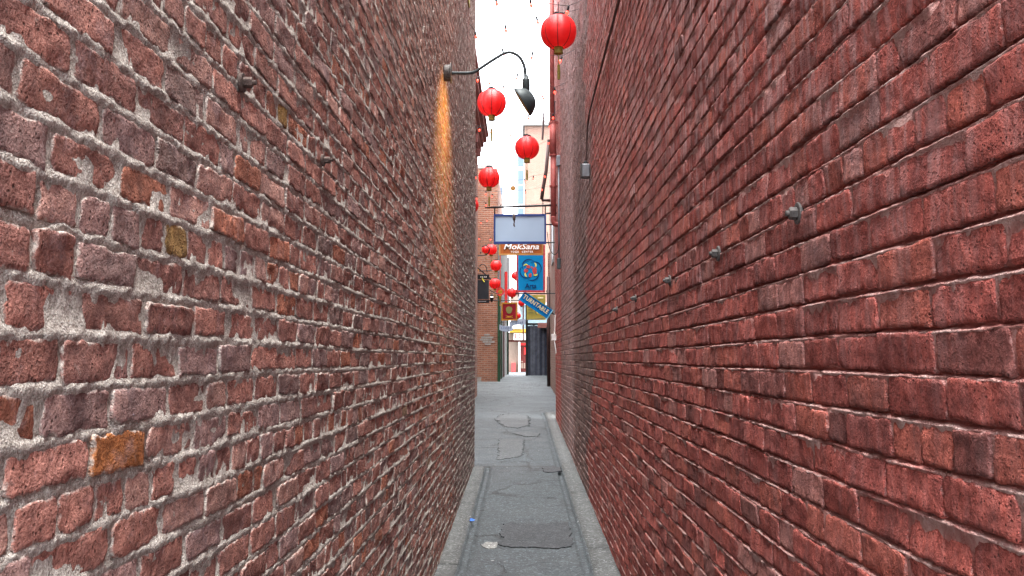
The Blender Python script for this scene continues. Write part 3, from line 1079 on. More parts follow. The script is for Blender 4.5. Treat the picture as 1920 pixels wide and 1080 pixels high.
dp = empty('downpipe', (0.585, 16.2, 4.05), 'dark red painted drainpipe with sleeve on the end of the red wall', 'pipe')
MB().tube([(0.575, 16.2, 4.17), (0.575, 16.2, 5.30)], 0.048, 14).build('pipe', M['red_pipe'], dp, True)
MB().tube([(0.572, 16.2, 5.30), (0.572, 16.2, 5.94)], 0.062, 14).build('sleeve', M['red_pipe'], dp, True)
MB().tube([(0.560, 16.2, 5.94), (0.560, 16.2, 9.2)], 0.042, 14).build('pipe', M['red_pipe'], dp, True)
MB().tube(smooth_path([(0.575, 16.2, 4.20), (0.578, 16.2, 4.12), (0.60, 16.2, 4.07), (0.65, 16.2, 4.055), (0.70, 16.2, 4.06)], 5), 0.05, 14).build('elbow', M['red_pipe'], dp, True)
for z in (4.75, 5.32, 5.92, 7.4):
    MB().lathe([(0.052, -0.018), (0.068, -0.016), (0.068, 0.016), (0.052, 0.018)], (0.572, 16.2, z), 14).build('collar', M['red_pipe'], dp)
    MB().box((0.61, 16.18, z - 0.012), (0.672, 16.22, z + 0.012)).build('bracket', M['red_pipe'], dp)

cd_ = empty('conduit', (0.64, 15.4, 3.2), 'thin grey conduit with two small boxes beside the drainpipe', 'conduit')
MB().tube([(0.64, 15.4, 3.35), (0.64, 15.4, 4.95)], 0.016, 8).build('pipe', M['grey_pipe'], cd_, True)
MB().box((0.60, 15.35, 4.95), (0.668, 15.45, 5.13), 0.006).build('box_body', M['grey_pipe'], cd_)
MB().box((0.605, 15.34, 3.17), (0.668, 15.46, 3.35), 0.006).build('box_body', M['dark_metal'], cd_)
MB().tube(smooth_path([(0.64, 15.38, 3.60), (0.61, 15.36, 3.45), (0.54, 15.36, 3.42), (0.47, 15.36, 3.55), (0.44, 15.36, 3.80)], 5), 0.007, 6).build('cable', M['black'], cd_, True)

bn = empty('narrow_banner', (0.60, 17.2, 6.2), 'narrow dark cloth banner hanging beside the drainpipe', 'banner')
MB().prism([(0.585, 17.2, 6.55), (0.655, 17.2, 6.60), (0.640, 17.2, 5.96), (0.545, 17.2, 5.90)], (0, 0.012, 0)).build('cloth', M['char'], bn)
MB().tube([(0.57, 17.206, 6.585), (0.70, 17.206, 6.61)], 0.008, 6).build('rod', M['black'], bn)

gs = MB().box((-0.60, 9.75, 5.62), (-0.585, 10.02, 7.3), 0.004).build('painted_strip', M['verdigris'])
tag(gs, 'yellow green vertical strip fixed high on the unpainted wall', 'strip')

# ------------------------------------------------------------------ blank sign on a bracket
sg = empty('blank_sign', (-0.03, 17, 3.80), 'blank pale blue sign in a navy frame on a spiked black bracket', 'sign')
zt = 4.355
MB().box((-0.495, 16.985, 3.845), (0.435, 17.015, 4.33)).build('panel', M['pale_panel'], sg)
fr = MB()
fr.box((-0.525, 16.972, 3.80), (-0.492, 17.028, 4.372))
fr.box((0.432, 16.972, 3.80), (0.465, 17.028, 4.372))
fr.box((-0.492, 16.974, 4.327), (0.432, 17.026, 4.370))
fr.box((-0.492, 16.974, 3.802), (0.432, 17.026, 3.848))
fr.build('frame', M['navy'], sg)
MB().tube([(-0.70, 17, 4.497), (-0.56, 17, 4.502), (0.67, 17, 4.545)], [0.004, 0.021, 0.023], 8).build('bracket_bar', M['black'], sg)
MB().tube([(0.465, 17, 4.385), (0.67, 17, 4.39)], 0.017, 8).build('bracket_bar', M['black'], sg)
MB().tube([(-0.508, 17, 4.372), (-0.508, 17, 4.51)], 0.013, 8).build('hanger', M['black'], sg)
MB().tube([(0.449, 17, 4.372), (0.449, 17, 4.535)], 0.013, 8).build('hanger', M['black'], sg)

wc = empty('wind_chime', (-0.15, 16.0, 4.05), 'brown wind chime with a round disc hanging before the blank sign', 'wind chime')
c = at(962, 353, 16.0)
MB().lathe([(0.0005, -0.008), (0.046, -0.008), (0.048, 0), (0.046, 0.008), (0.0005, 0.008)], c, 20, (0, 1, 0.05)).build('disc', M['wood_edge'], wc)
a_, b_ = at(964, 360, 16.0), at(964, 425, 16.0)
ch_pts = [a_.lerp(b_, t / 24) + Vector((0.012 * math.sin(t * 1.9), 0.01 * math.cos(t * 2.3), 0)) for t in range(25)]
MB().tube(ch_pts, [0.004 + 0.010 * (0.5 + 0.5 * math.sin(t * 1.7)) * (1 if t > 6 else 0.6) for t in range(25)], 6).build('chain', M['rust'], wc)
MB().lathe([(0.012, 0.12), (0.024, 0.10), (0.026, 0.02), (0.010, 0.0), (0.007, -0.05), (0.014, -0.07), (0.003, -0.09)], at(964, 414, 16.0), 10).build('bell', M['rust'], wc, True)
MB().tube([(c.x, 16, c.z + 0.04), (c.x, 16, c.z + 0.9)], 0.002, 5).build('cord', M['black'], wc)

# ------------------------------------------------------------------ orange wooden sign
ms = empty('wooden_sign', (-0.01, 20, 3.94), 'orange wooden sign with white script lettering below the blank sign', 'sign')
MB().box((-0.47, 19.985, 3.965), (0.45, 20.015, 4.52)).build('board', M['wood_sign'], ms)
fr = MB()
fr.box((-0.505, 19.975, 3.93), (-0.468, 20.025, 4.555))
fr.box((0.448, 19.975, 3.93), (0.485, 20.025, 4.555))
fr.box((-0.468, 19.977, 3.932), (0.448, 20.023, 3.968))
fr.box((-0.468, 19.977, 4.517), (0.448, 20.023, 4.553))
fr.build('frame', M['wood_edge'], ms)
text_mesh('MokSana', 0.175, M['white'], 'lettering', ms, (-0.01, 19.979, 4.118), (1, 0, 0), (0, 0, 1), 0.004, 1.0, 0.25, width=0.78)
text_mesh('YOGA', 0.062, M['white'], 'lettering', ms, (-0.15, 19.979, 4.004), (1, 0, 0), (0, 0, 1), 0.004, 1.3, width=0.18)
text_mesh('CENTER', 0.062, M['white'], 'lettering', ms, (0.13, 19.979, 4.004), (1, 0, 0), (0, 0, 1), 0.004, 1.3, width=0.25)
MB().tube([(-0.52, 20, 4.62), (0.95, 20, 4.62)], 0.018, 8).build('bracket_bar', M['black'], ms)
for x in (-0.4, 0.4):
    MB().tube([(x, 20, 4.55), (x, 20, 4.62)], 0.01, 6).build('hanger', M['black'], ms)

# ------------------------------------------------------------------ blue sign with a ring of swirls
ar = empty('blue_sign', (0.22, 22, 3.25), 'sky blue hanging sign with swirling ring emblem in a red frame', 'sign')
MB().box((-0.085, 21.985, 3.295), (0.53, 22.015, 4.36)).build('board', M['arts_blue'], ar)
fr = MB()
fr.box((-0.135, 21.972, 3.25), (-0.083, 22.028, 4.41))
fr.box((0.528, 21.972, 3.25), (0.575, 22.028, 4.41))
fr.box((-0.083, 21.974, 3.252), (0.528, 22.026, 3.298))
fr.box((-0.083, 21.974, 4.357), (0.528, 22.026, 4.408))
fr.build('frame', M['arts_red'], ar)
text_mesh('Unified', 0.17, M['deep_blue'], 'lettering', ar, (0.215, 21.979, 4.25), (1, 0, 0), (0, 0, 1), 0.003, 1.0, width=0.50)
text_mesh('Arts', 0.165, M['deep_blue'], 'lettering', ar, (0.225, 21.979, 3.405), (1, 0, 0), (0, 0, 1), 0.003, 1.0, width=0.27)
cx, cz = 0.22, 3.80


def arc(parent, name, mat, ccx, ccz, R, a0, a1, wd, y, n=14):
    vs, fs = [], []
    for i in range(n + 1):
        t = i / n
        a = math.radians(a0 + (a1 - a0) * t)
        h = wd * math.sin(math.pi * (0.06 + 0.88 * t))
        for rr in (R - h / 2, R + h / 2):
            vs.append((ccx + rr * math.cos(a), y, ccz + rr * math.sin(a)))
    m = MB()
    front = len(vs)
    vs2 = [(v[0], v[1] + 0.006, v[2]) for v in vs]
    for i in range(n):
        fs.append((2 * i, 2 * i + 1, 2 * i + 3, 2 * i + 2))
        fs.append((2 * i, 2 * i + 2, front + 2 * i + 2, front + 2 * i))
        fs.append((2 * i + 1, front + 2 * i + 1, front + 2 * i + 3, 2 * i + 3))
    m.add(vs + vs2, fs)
    return m.build(name, mat, parent)


for k in range(4):
    q = math.radians(90 * k + 20)
    ox, oz = cx + 0.10 * math.cos(q), cz + 0.10 * math.sin(q)
    arc(ar, 'swirl', M['deep_blue'], ox, oz, 0.165, 90 * k - 40, 90 * k + 120, 0.026, 21.979)
    q2 = math.radians(90 * k + 62)
    arc(ar, 'leaf', M['lime'], cx + 0.12 * math.cos(q2), cz + 0.12 * math.sin(q2), 0.075, 90 * k - 30, 90 * k + 60, 0.036, 21.977, 8)
for (dx, dz, rx, rz) in ((-0.11, -0.02, 0.055, 0.048), (-0.055, 0.075, 0.05, 0.04), (0.10, -0.02, 0.055, 0.095), (-0.01, -0.13, 0.042, 0.052), (0.03, 0.06, 0.02, 0.03)):
    poly = [(cx + dx + rx * math.cos(t) * random.uniform(0.85, 1.1), 21.979, cz + dz + rz * math.sin(t) * random.uniform(0.85, 1.1)) for t in (2 * math.pi * i / 14 for i in range(14))]
    MB().prism(poly, (0, 0.006, 0)).build('petal', M['coral'], ar)
MB().tube([(-0.15, 22, 4.47), (0.95, 22, 4.47)], 0.018, 8).build('bracket_bar', M['black'], ar)
MB().tube([(-0.15, 22, 3.225), (0.95, 22, 3.225)], 0.014, 8).build('bracket_bar', M['black'], ar)

# ------------------------------------------------------------------ slanted blue box sign
tt = empty('slanted_sign', (0.33, 24, 2.8), 'slanted bright blue box sign with cream capital letters', 'sign')
p0, p1 = at(974, 560, 24), at(1026, 595, 24)
xd = (p1 - p0).normalized()
ud = Vector((0, -1, 0)).cross(xd) * -1
if ud.z < 0: ud = -ud
Lg = (p1 - p0).length
hgt = 0.235


def slab(m, o, x0, x1, u0, u1, y0, y1):
    P = lambda a, b, y: Vector((0, y, 0)) + o + xd * a + ud * b
    vs = [P(x0, u0, y0), P(x1, u0, y0), P(x1, u1, y0), P(x0, u1, y0), P(x0, u0, y1), P(x1, u0, y1), P(x1, u1, y1), P(x0, u1, y1)]
    return m.add(vs, [(0, 1, 2, 3), (7, 6, 5, 4), (0, 4, 5, 1), (1, 5, 6, 2), (2, 6, 7, 3), (3, 7, 4, 0)])


slab(MB(), p0, 0, Lg, -0.03, hgt, 0, 0.14).build('box_body', M['tt_blue'], tt)
slab(MB(), p0, 0.015, Lg - 0.02, 0.215, hgt + 0.004, -0.012, -0.001).build('border', M['arts_blue'], tt)
slab(MB(), p0, 0.0, Lg, -0.034, 0.012, -0.012, -0.001).build('border', M['arts_blue'], tt)
slab(MB(), p0, Lg + 0.001, Lg + 0.03, -0.04, hgt + 0.01, -0.02, 0.15).build('end_cap', M['tt_edge'], tt)
text_mesh('TURNTABLE', 0.165, M['cream'], 'lettering', tt, p0 + xd * (Lg / 2) + ud * 0.118 + Vector((0, -0.004, 0)), xd, ud, 0.004, 1.05, width=Lg * 0.88)
MB().tube([p1 + ud * 0.15 + Vector((0.02, 0.07, 0)), (0.95, 24.07, p1.z + 0.05)], 0.02, 8).build('bracket_bar', M['dark_metal'], tt)
MB().tube(smooth_path([p1 + ud * 0.2 + Vector((0.03, 0.07, 0)), p1 + Vector((0.10, 0.07, 0.28)), p1 + Vector((0.16, 0.07, 0.10)), p1 + Vector((0.22, 0.07, 0.20))], 6), 0.012, 6).build('scroll', M['grey_pipe'], tt)

# ------------------------------------------------------------------ mustard board over the gate
yb = empty('mustard_sign', (0.56, 35, 3.12), 'mustard yellow notice board with olive marks above the dark gate', 'sign')
MB().box((0.20, 34.98, 3.13), (0.925, 35.02, 4.10)).build('board', M['yellow_board'], yb)
for i, (x, z, w_, mt) in enumerate(((0.28, 3.92, 0.22, 'olive'), (0.62, 3.96, 0.22, 'cream'), (0.26, 3.78, 0.16, 'olive'), (0.25, 3.62, 0.2, 'olive'), (0.25, 3.50, 0.17, 'olive'), (0.26, 3.38, 0.2, 'olive'))):
    MB().box((x, 34.968, z), (x + w_, 34.979, z + 0.05)).build('mark', M[mt], yb)
arc(yb, 'emblem', M['olive'], 0.66, 3.44, 0.13, 100, 250, 0.06, 34.968)
arc(yb, 'emblem', M['lime'], 0.70, 3.46, 0.11, 100, 240, 0.045, 34.964)
MB().tube([(0.1, 35, 4.14), (1.3, 35, 4.14)], 0.02, 6).build('bracket_bar', M['black'], yb)

# ------------------------------------------------------------------ crimson sign with gold frame
rs = empty('crimson_sign', (-0.38, 28, 2.8), 'crimson square sign with gold frame and gold leaf emblem', 'sign')
MB().box((-0.585, 27.985, 2.86), (-0.175, 28.015, 3.33)).build('board', M['crimson'], rs)
fr = MB()
fr.box((-0.627, 27.975, 2.815), (-0.583, 28.025, 3.375))
fr.box((-0.177, 27.975, 2.815), (-0.132, 28.025, 3.375))
fr.box((-0.583, 27.977, 2.817), (-0.177, 28.023, 2.862))
fr.box((-0.583, 27.977, 3.328), (-0.177, 28.023, 3.373))
fr.build('frame', M['gold'], rs)
poly = [(-0.385 + 0.095 * math.cos(t) * (1 + 0.12 * math.sin(3 * t)), 27.978, 3.14 + 0.12 * math.sin(t) * (1 + 0.1 * math.cos(2 * t))) for t in (2 * math.pi * i / 18 for i in range(18))]
MB().prism(poly, (0, 0.006, 0)).build('emblem', M['olive'], rs)
arc(rs, 'flourish', M['gold'], -0.38, 3.12, 0.18, 230, 310, 0.03, 27.978)
MB().box((-0.49, 27.976, 2.90), (-0.27, 27.984, 2.93)).build('flourish', M['gold'], rs)
MB().tube([(-1.22, 28, 3.44), (-0.05, 28, 3.44)], 0.016, 8).build('bracket_bar', M['black'], rs)
md = MB()
cmd = at(938, 547, 28)
for k in range(10):
    t = 2 * math.pi * k / 10
    md.box((cmd.x + 0.10 * math.cos(t) - 0.03, 27.99, cmd.z + 0.10 * math.sin(t) - 0.03), (cmd.x + 0.10 * math.cos(t) + 0.03, 28.01, cmd.z + 0.10 * math.sin(t) + 0.03))
mdr = empty('medallion', (cmd.x, 28, cmd.z - 0.2), 'small red and gold round medallion hanging above the crimson sign', 'ornament')
MB().lathe([(0.0005, -0.012), (0.07, -0.012), (0.07, 0.01), (0.0005, 0.01)], cmd, 16, (0, -1, 0)).build('disc', M['gold'], mdr)
md.build('petal_ring', M['red_paint'], mdr)
MB().lathe([(0.0005, 0.0), (0.05, -0.01), (0.03, -0.10), (0.01, -0.2), (0.02, -0.32)], cmd + Vector((0, 0, -0.12)), 8).build('tassel', M['gold'], mdr)
MB().tube([cmd + Vector((0, 0, 0.1)), cmd + Vector((0, 0, 1.4))], 0.012, 6).build('ribbon', M['red_paint'], mdr)

# ------------------------------------------------------------------ pale blue ribbon banner
rb = empty('ribbon_banner', (-0.3, 31, 2.55), 'pale blue and white ribbon banner in two curved scrolls across the alley', 'banner')


def ribbon(xa, xb, za, zb_, sag, h, tilt):
    m = MB()
    n = 14
    vs = []
    for i in range(n + 1):
        t = i / n
        x = xa + (xb - xa) * t
        z = za + (zb_ - za) * t - sag * math.sin(math.pi * t)
        y = 31 + 0.05 * math.sin(t * 5)
        vs += [(x, y, z), (x, y, z + h), (x, y + 0.012, z + h), (x, y + 0.012, z)]
    fs = [(0, 1, 2, 3), (4 * n + 3, 4 * n + 2, 4 * n + 1, 4 * n)]
    for i in range(n):
        for k in range(4):
            fs.append((4 * i + k, 4 * i + (k + 1) % 4, 4 * i + 4 + (k + 1) % 4, 4 * i + 4 + k))
    return m.add(vs, fs).build('ribbon', M['banner'], rb)


ribbon(-0.76, -0.30, 2.62, 2.60, 0.05, 0.19, 0)
ribbon(-0.42, 0.14, 2.72, 2.80, -0.04, 0.18, 0)
for i, (x, z) in enumerate([(-0.70 + 0.075 * i, 2.64 + 0.002 * i) for i in range(5)] + [(-0.2 + 0.07 * i, 2.80 + 0.01 * i) for i in range(4)]):
    MB().tube([(x, 30.96, z - 0.0), (x + 0.02, 30.96, z + 0.09), (x + 0.035, 30.96, z + 0.01)], 0.007, 5).build('stroke', M['navy'], rb)
MB().tube([(-0.86, 31.03, 2.86), (1.2, 31.03, 3.06)], 0.01, 6).build('bracket_bar', M['black'], rb)

# ------------------------------------------------------------------ black sign with scrollwork on the far left building
bs = empty('black_sign', (-1.13, 26, 3.2), 'matte black hanging sign with gold scrollwork on a curled iron bracket', 'sign')
MB().box((-1.34, 25.985, 3.34), (-0.94, 26.015, 3.90)).build('board', M['char'], bs)
MB().box((-1.34, 25.985, 3.235), (-0.93, 26.015, 3.325)).build('lower_board', M['black'], bs)
MB().box((-1.24, 25.972, 3.268), (-1.02, 25.984, 3.292)).build('mark', M['tower'], bs)
MB().box((-1.34, 25.985, 3.92), (-0.93, 26.015, 4.06), 0.004).build('upper_board', M['black'], bs)
for i in range(4):
    MB().tube([(-1.18 + 0.05 * i, 25.978, 3.97), (-1.165 + 0.05 * i, 25.978, 4.0)], 0.012, 6).build('mark', M['white'], bs)
MB().tube(smooth_path([(-1.13, 25.975, 3.95), (-1.11, 25.975, 3.90), (-1.07, 25.975, 3.84)], 4), 0.016, 6).build('emblem', M['lime'], bs)
MB().tube([(-1.36, 26, 4.34), (-0.88, 26, 3.92)], 0.018, 6).build('scroll_bar', M['black'], bs)
ringp = [(-1.30 + 0.06 * math.cos(t), 25.97, 4.16 + 0.06 * math.sin(t)) for t in (2 * math.pi * i / 14 for i in range(13))]
MB().tube(ringp, 0.014, 6).build('gold_ring', M['gold'], bs)
MB().tube(smooth_path([(-1.22, 26, 4.30), (-1.12, 26, 4.36), (-1.02, 26, 4.28), (-0.99, 26, 4.12)], 6), 0.013, 6).build('scroll', M['black'], bs)
MB().tube([(-1.22, 26, 4.16), (-0.86, 26, 4.17)], 0.013, 6).build('bracket_bar', M['black'], bs)
hk = empty('hooked_bracket', (-1.22, 25.4, 4.55), 'curled black iron bracket above the black sign', 'bracket')
ph = [at(889, 480, 25.4), at(900, 479, 25.4), at(911, 478, 25.4), at(917, 472, 25.4), at(917, 465, 25.4), at(911, 461, 25.4), at(904, 463, 25.4)]
MB().tube(smooth_path(ph, 5), 0.014, 8).build('hook', M['black'], hk, True)
MB().lathe([(0.0005, 0.05), (0.02, 0.03), (0.022, 0), (0.0005, -0.01)], at(901, 475, 25.4), 8).build('finial', M['black'], hk)
hl = empty('hanging_lantern', at(922, 567, 27), 'small black pointed hanging lamp with white band beside the black sign', 'lamp')
cc = at(922, 557, 27)
MB().lathe([(0.0005, 0.10), (0.035, 0.07), (0.05, 0.03), (0.02, 0.02)], cc, 8).build('cap', M['black'], hl)
MB().lathe([(0.045, 0.018), (0.055, 0.0), (0.06, -0.01)], cc, 8).build('glass_band', M['white'], hl)
MB().lathe([(0.065, -0.012), (0.068, -0.03), (0.03, -0.12), (0.0005, -0.17)], cc, 8).build('body', M['black'], hl)
MB().tube([at(917, 543, 27), at(922, 546, 27), at(927, 549, 27), at(936, 551, 27)], 0.012, 6).build('arm', M['black'], hl)
MB().tube([cc + Vector((0, 0, 0.08)), at(922, 546, 27)], 0.006, 5).build('chain', M['black'], hl)

# ------------------------------------------------------------------ red paper lanterns
LR = 0.205


def make_lantern():
    root = empty('paper_lantern', (0, 0, 0), 'x', 'lantern', 'red lanterns strung over the alley')
    prof = []
    for i in range(29):
        a = -math.pi / 2 * 0.80 + math.pi * 0.80 * i / 28
        prof.append((LR * math.cos(a) ** 0.86, LR * 0.93 * math.sin(a)))
    seam = lambda q, h: 1 - 0.055 * (abs(math.cos(4 * q)) ** 6)
    MB().lathe(prof, (0, 0, 0), 64, mod=seam).build('body', M['lantern'], root, True, (0, 0, 0))
    rib = MB()
    for k in range(8):
        q = math.pi / 4 * k + math.pi / 8
        rib.tube([(r2 * 0.955 * math.cos(q), r2 * 0.955 * math.sin(q), h) for (r2, h) in prof[::2]], 0.0045, 5)
    tag(rib.build('ribs', M['dark_red'], root, False, (0, 0, 0)), kind='stuff')
    zt_ = prof[-1][1]
    MB().lathe([(0.066, -0.006), (0.072, 0.0), (0.070, 0.018), (0.060, 0.020), (0.060, 0.0)], (0, 0, zt_), 20).build('top_ring', M['black'], root)
    for q in (0.5, 3.6):
        MB().box((0.03 * math.cos(q) - 0.022, -0.03, zt_ + 0.012), (0.03 * math.cos(q) + 0.022, 0.03, zt_ + 0.040), 0.004).build('clip', M['black'], root)
    MB().lathe([(0.050, 0.006), (0.052, 0.0), (0.048, -0.04), (0.052, -0.068), (0.047, -0.069), (0.042, -0.03)], (0, 0, -zt_), 22, mod=lambda q, h: 1 + 0.05 * math.sin(11 * q)).build('fringe', M['fringe'], root)
    MB().tube([(0, 0, -zt_ - 0.05), (0.002, 0, -zt_ - 0.20)], 0.005, 6).build('cord', M['fringe'], root)
    MB().lathe([(0.006, 0.0), (0.018, -0.012), (0.014, -0.03), (0.018, -0.08), (0.015, -0.17), (0.004, -0.175)], (0.002, 0, -zt_ - 0.19), 10).build('tassel', M['fringe'], root)
    MB().tube([(0, 0, zt_ + 0.03), (0, 0, zt_ + 0.16)], 0.004, 6).build('hanging_wire', M['black'], root)
    return root


def copy_tree(o, parent=None):
    c = o.copy()
    col.objects.link(c)
    if parent: c.parent = parent
    for ch in list(o.children):
        copy_tree(ch, c)
    return c


proto = make_lantern()
lan = [(1047, 60, 9.9, 1.0, 0.3, 'big red lantern with yellow fringe in front of the red wall top'),
       (922, 193, 12.4, 1.0, 1.2, 'red lantern with dark skirt beside the gooseneck lamp arm'),
       (988, 277, 14.8, 1.0, 0.9, 'red lantern with gold tassel hanging below the gooseneck lamp shade'),
       (917, 333, 16.9, 1.0, 0.2, 'red lantern just above the spiked end of the sign bracket'),
       (881, 385, 21.0, 1.0, 0.7, 'red lantern half hidden by the corner of the unpainted wall'),
       (921, 468, 30.4, 0.95, 0.1, 'red lantern right behind the curled iron bracket'),
       (911, 468, 27.5, 0.62, 0.5, 'small red lantern framed by the curled iron bracket'),
       (930, 498, 30.0, 0.92, 0.4, 'red lantern behind the end of the black sign bracket bar'),
       (928, 532, 29.2, 0.88, 0.8, 'red lantern right beside the matte black sign board'),
       (960, 549, 33.0, 0.86, 0.0, 'red lantern hanging just above the crimson sign'),
       (978, 568, 34.0, 0.62, 0.3, 'small red lantern beside the lower end of the slanted blue sign'),
       (966, 517, 33.0, 0.72, 0.3, 'red lantern partly hidden by the edge of the blue emblem sign'),
       (971, 592, 36.0, 0.60, 0.3, 'small red lantern partly hidden behind the crimson sign')]
for i, (x, y, Y, s, rz, lab) in enumerate(lan):
    o = proto if i == 0 else copy_tree(proto)
    o.location = at(x, y, Y)
    o.scale = (s, s, s)
    o.rotation_euler = (0, 0, rz)
    o['label'] = lab

# ------------------------------------------------------------------ strings of red bulbs
sock = MB().lathe([(0.0005, 0.034), (0.011, 0.032), (0.013, 0.02), (0.013, -0.016), (0.009, -0.02)], (0, 0, 0), 8)
bulb = MB().lathe([(0.009, -0.018), (0.016, -0.03), (0.018, -0.042), (0.011, -0.058), (0.0005, -0.066)], (0, 0, 0), 10)


def mesh_of(mb, name, mat):
    me = bpy.data.meshes.new(name)
    me.from_pydata([tuple(v) for v in mb.v], [], mb.f)
    me.shade_smooth()
    me.materials.append(mat)
    return me


sock_me, bulb_me = mesh_of(sock, 'socket', M['black']), mesh_of(bulb, 'bulb', M['bulb_red'])
strings = [(9.0, [(930, 0), (995, 4), (1065, 17)], 'crossing above the big red lantern'),
           (10.2, [(892, 64), (948, 52), (1007, 36)], 'stretched just behind the big red lantern'),
           (11.0, [(886, 87), (943, 96), (998, 102), (1052, 110)], 'crossing behind the top of the gooseneck lamp arm'),
           (12.9, [(917, 152), (970, 142), (1040, 168)], 'crossing above the lantern with the dark skirt'),
           (13.6, [(896, 147), (944, 163), (1017, 180)], 'crossing behind the gooseneck lamp shade'),
           (15.2, [(900, 240), (991, 218), (1037, 217)], 'crossing just below the gooseneck lamp shade'),
           (16.6, [(920, 244), (938, 246), (957, 250), (978, 247), (1030, 234)], 'crossing above the lantern with the gold tassel'),
           (17.6, [(959, 294), (1029, 265), (1036, 267)], 'beside the lantern with the gold tassel'),
           (19.2, [(892, 330), (952, 343), (984, 338), (1000, 332), (1021, 328)], 'crossing above the disc of the wind chime'),
           (21.0, [(911, 361), (985, 358), (1017, 353)], 'crossing behind the disc of the wind chime'),
           (23.0, [(894, 370), (923, 366), (911, 382), (939, 386)], 'ending behind the spike of the sign bracket'),
           (28.2, [(899, 446), (902, 416), (913, 412), (920, 447)], 'crossing low behind the blank sign frame')]
for (Y, bl, where) in strings:
    P = sorted([at(x, y, Y) for x, y in bl], key=lambda v: v.x)
    xl = -0.60 if Y < 11.7 else (-1.22 if Y < 25 else -1.6)
    xr = 0.665 if Y < 18 else 0.925
    za, zb_ = P[0].z + 0.12, P[-1].z + 0.12
    pts = [Vector((xl, Y, za))] + [p + Vector((0, 0, 0.034)) for p in P if xl < p.x < xr] + [Vector((xr, Y, zb_))]
    root = empty('bulb_string', (0, Y, min(p.z for p in P)), 'thin wire with small red bulbs ' + where, 'string lights', 'strings of red bulbs over the alley')
    path = []
    for a_, b_ in zip(pts, pts[1:]):
        for k in range(5):
            t = k / 5
            path.append(a_.lerp(b_, t) - Vector((0, 0, 0.03 * (b_ - a_).length * 4 * t * (1 - t))))
    path.append(pts[-1])
    MB().tube(path, 0.0028, 5).build('wire', M['black'], root)
    for p in P:
        if not (xl < p.x < xr): continue
        s_ = link_mesh('socket', sock_me, root, p)
        s_.rotation_euler = (random.uniform(-0.3, 0.3), random.uniform(-0.35, 0.35), 0)
        b2 = link_mesh('bulb', bulb_me, s_, p)
        b2.location = (0, 0, 0)

# ------------------------------------------------------------------ buildings further along
# building with the pink cornice, on the unpainted wall's side
bc = empty('corniced_building', (-1.6, 18.5, 0.3), 'brown brick building with a stepped pink cornice beyond the unpainted wall', 'building')
MB().box((-4.5, 12.05, -0.1), (-1.22, 25.0, 7.55)).build('wall', M['mid_brick'], bc)
MB().box((-6.0, 25.003, -0.1), (-1.78, 32.5, 8.2)).build('added_shade_block', M['mid_brick'], bc)  # unseen mass added in the gap to cut light reaching the far alley
co = MB()
for (px_, z0, z1) in ((0.05, 7.30, 7.42), (0.10, 7.42, 7.56), (0.17, 7.56, 7.70), (0.25, 7.70, 7.86), (0.30, 7.86, 7.93)):
    co.box((-4.5, 12.03, z0), (-1.22 + px_, 25.0 + px_ * 0.4, z1))
co.build('cornice', M['pink_trim'], bc)
MB().box((-4.5, 12.2, 7.93), (-1.05, 24.9, 8.6)).build('parapet', M['pale_brick'], bc)
for i in range(8):
    y = 13.2 + 1.55 * i
    MB().box((-1.26, y, 7.10), (-1.10, y + 0.18, 7.30)).build('cornice_bracket', M['pink_trim'], bc)

bp = empty('brick_pier', (-1.2, 33.5, 0.8), 'orange brick building end with pale repaired courses and dark green corner trim', 'building')
MB().box((-4.5, 32.6, 0.55), (-0.865, 39.4, 8.55)).build('wall', M['pier'], bp)
MB().box((-4.52, 32.56, 8.55), (-1.03, 39.44, 8.70)).build('coping', M['stone'], bp)
MB().box((-4.6, 32.57, 0.55), (-1.45, 32.598, 0.98)).build('plinth', M['stone'], bp)
MB().box((-0.863, 32.56, 0.55), (-0.765, 32.66, 4.30)).build('corner_trim', M['green'], bp)
for j, (z, x0, n) in enumerate(((2.47, -1.35, 1), (2.37, -1.45, 2), (2.29, -1.50, 2), (2.21, -1.40, 2), (2.13, -1.32, 1))):
    for i in range(n):
        MB().box((x0 + 0.22 * i, 32.592, z), (x0 + 0.22 * i + 0.21, 32.61, z + 0.062)).build('pale_brick', M['stone'], bp)
sw = empty('dark_shopfront', (-0.75, 36, 0.9), 'dark timber shopfront with green and red trim beside the brick pier', 'shopfront')
MB().prism([(-0.86, 32.68, 0.7), (-0.60, 39.3, 0.9), (-0.60, 39.3, 6.1), (-0.86, 32.68, 6.1)], (-0.2, 0, 0)).build('wall', M['dark_wood'], sw)
for (Y, mt, w_) in ((33.4, 'dark_red', 0.22), (34.6, 'green', 0.14), (36.2, 'dark_red', 0.12), (38.6, 'green', 0.14)):
    x = -0.86 + 0.26 * (Y - 32.68) / 6.62
    MB().box((x - 0.06, Y, 0.7), (x + 0.035, Y + w_, 3.4)).build('post', M[mt], sw)
MB().box((-0.80, 38.9, 3.3), (-0.5, 39.1, 6.0)).build('drainpipe', M['tower'], sw)
MB().box((-0.70, 37.0, 3.3), (-0.58, 37.12, 5.2)).build('red_post', M['red_paint'], sw)

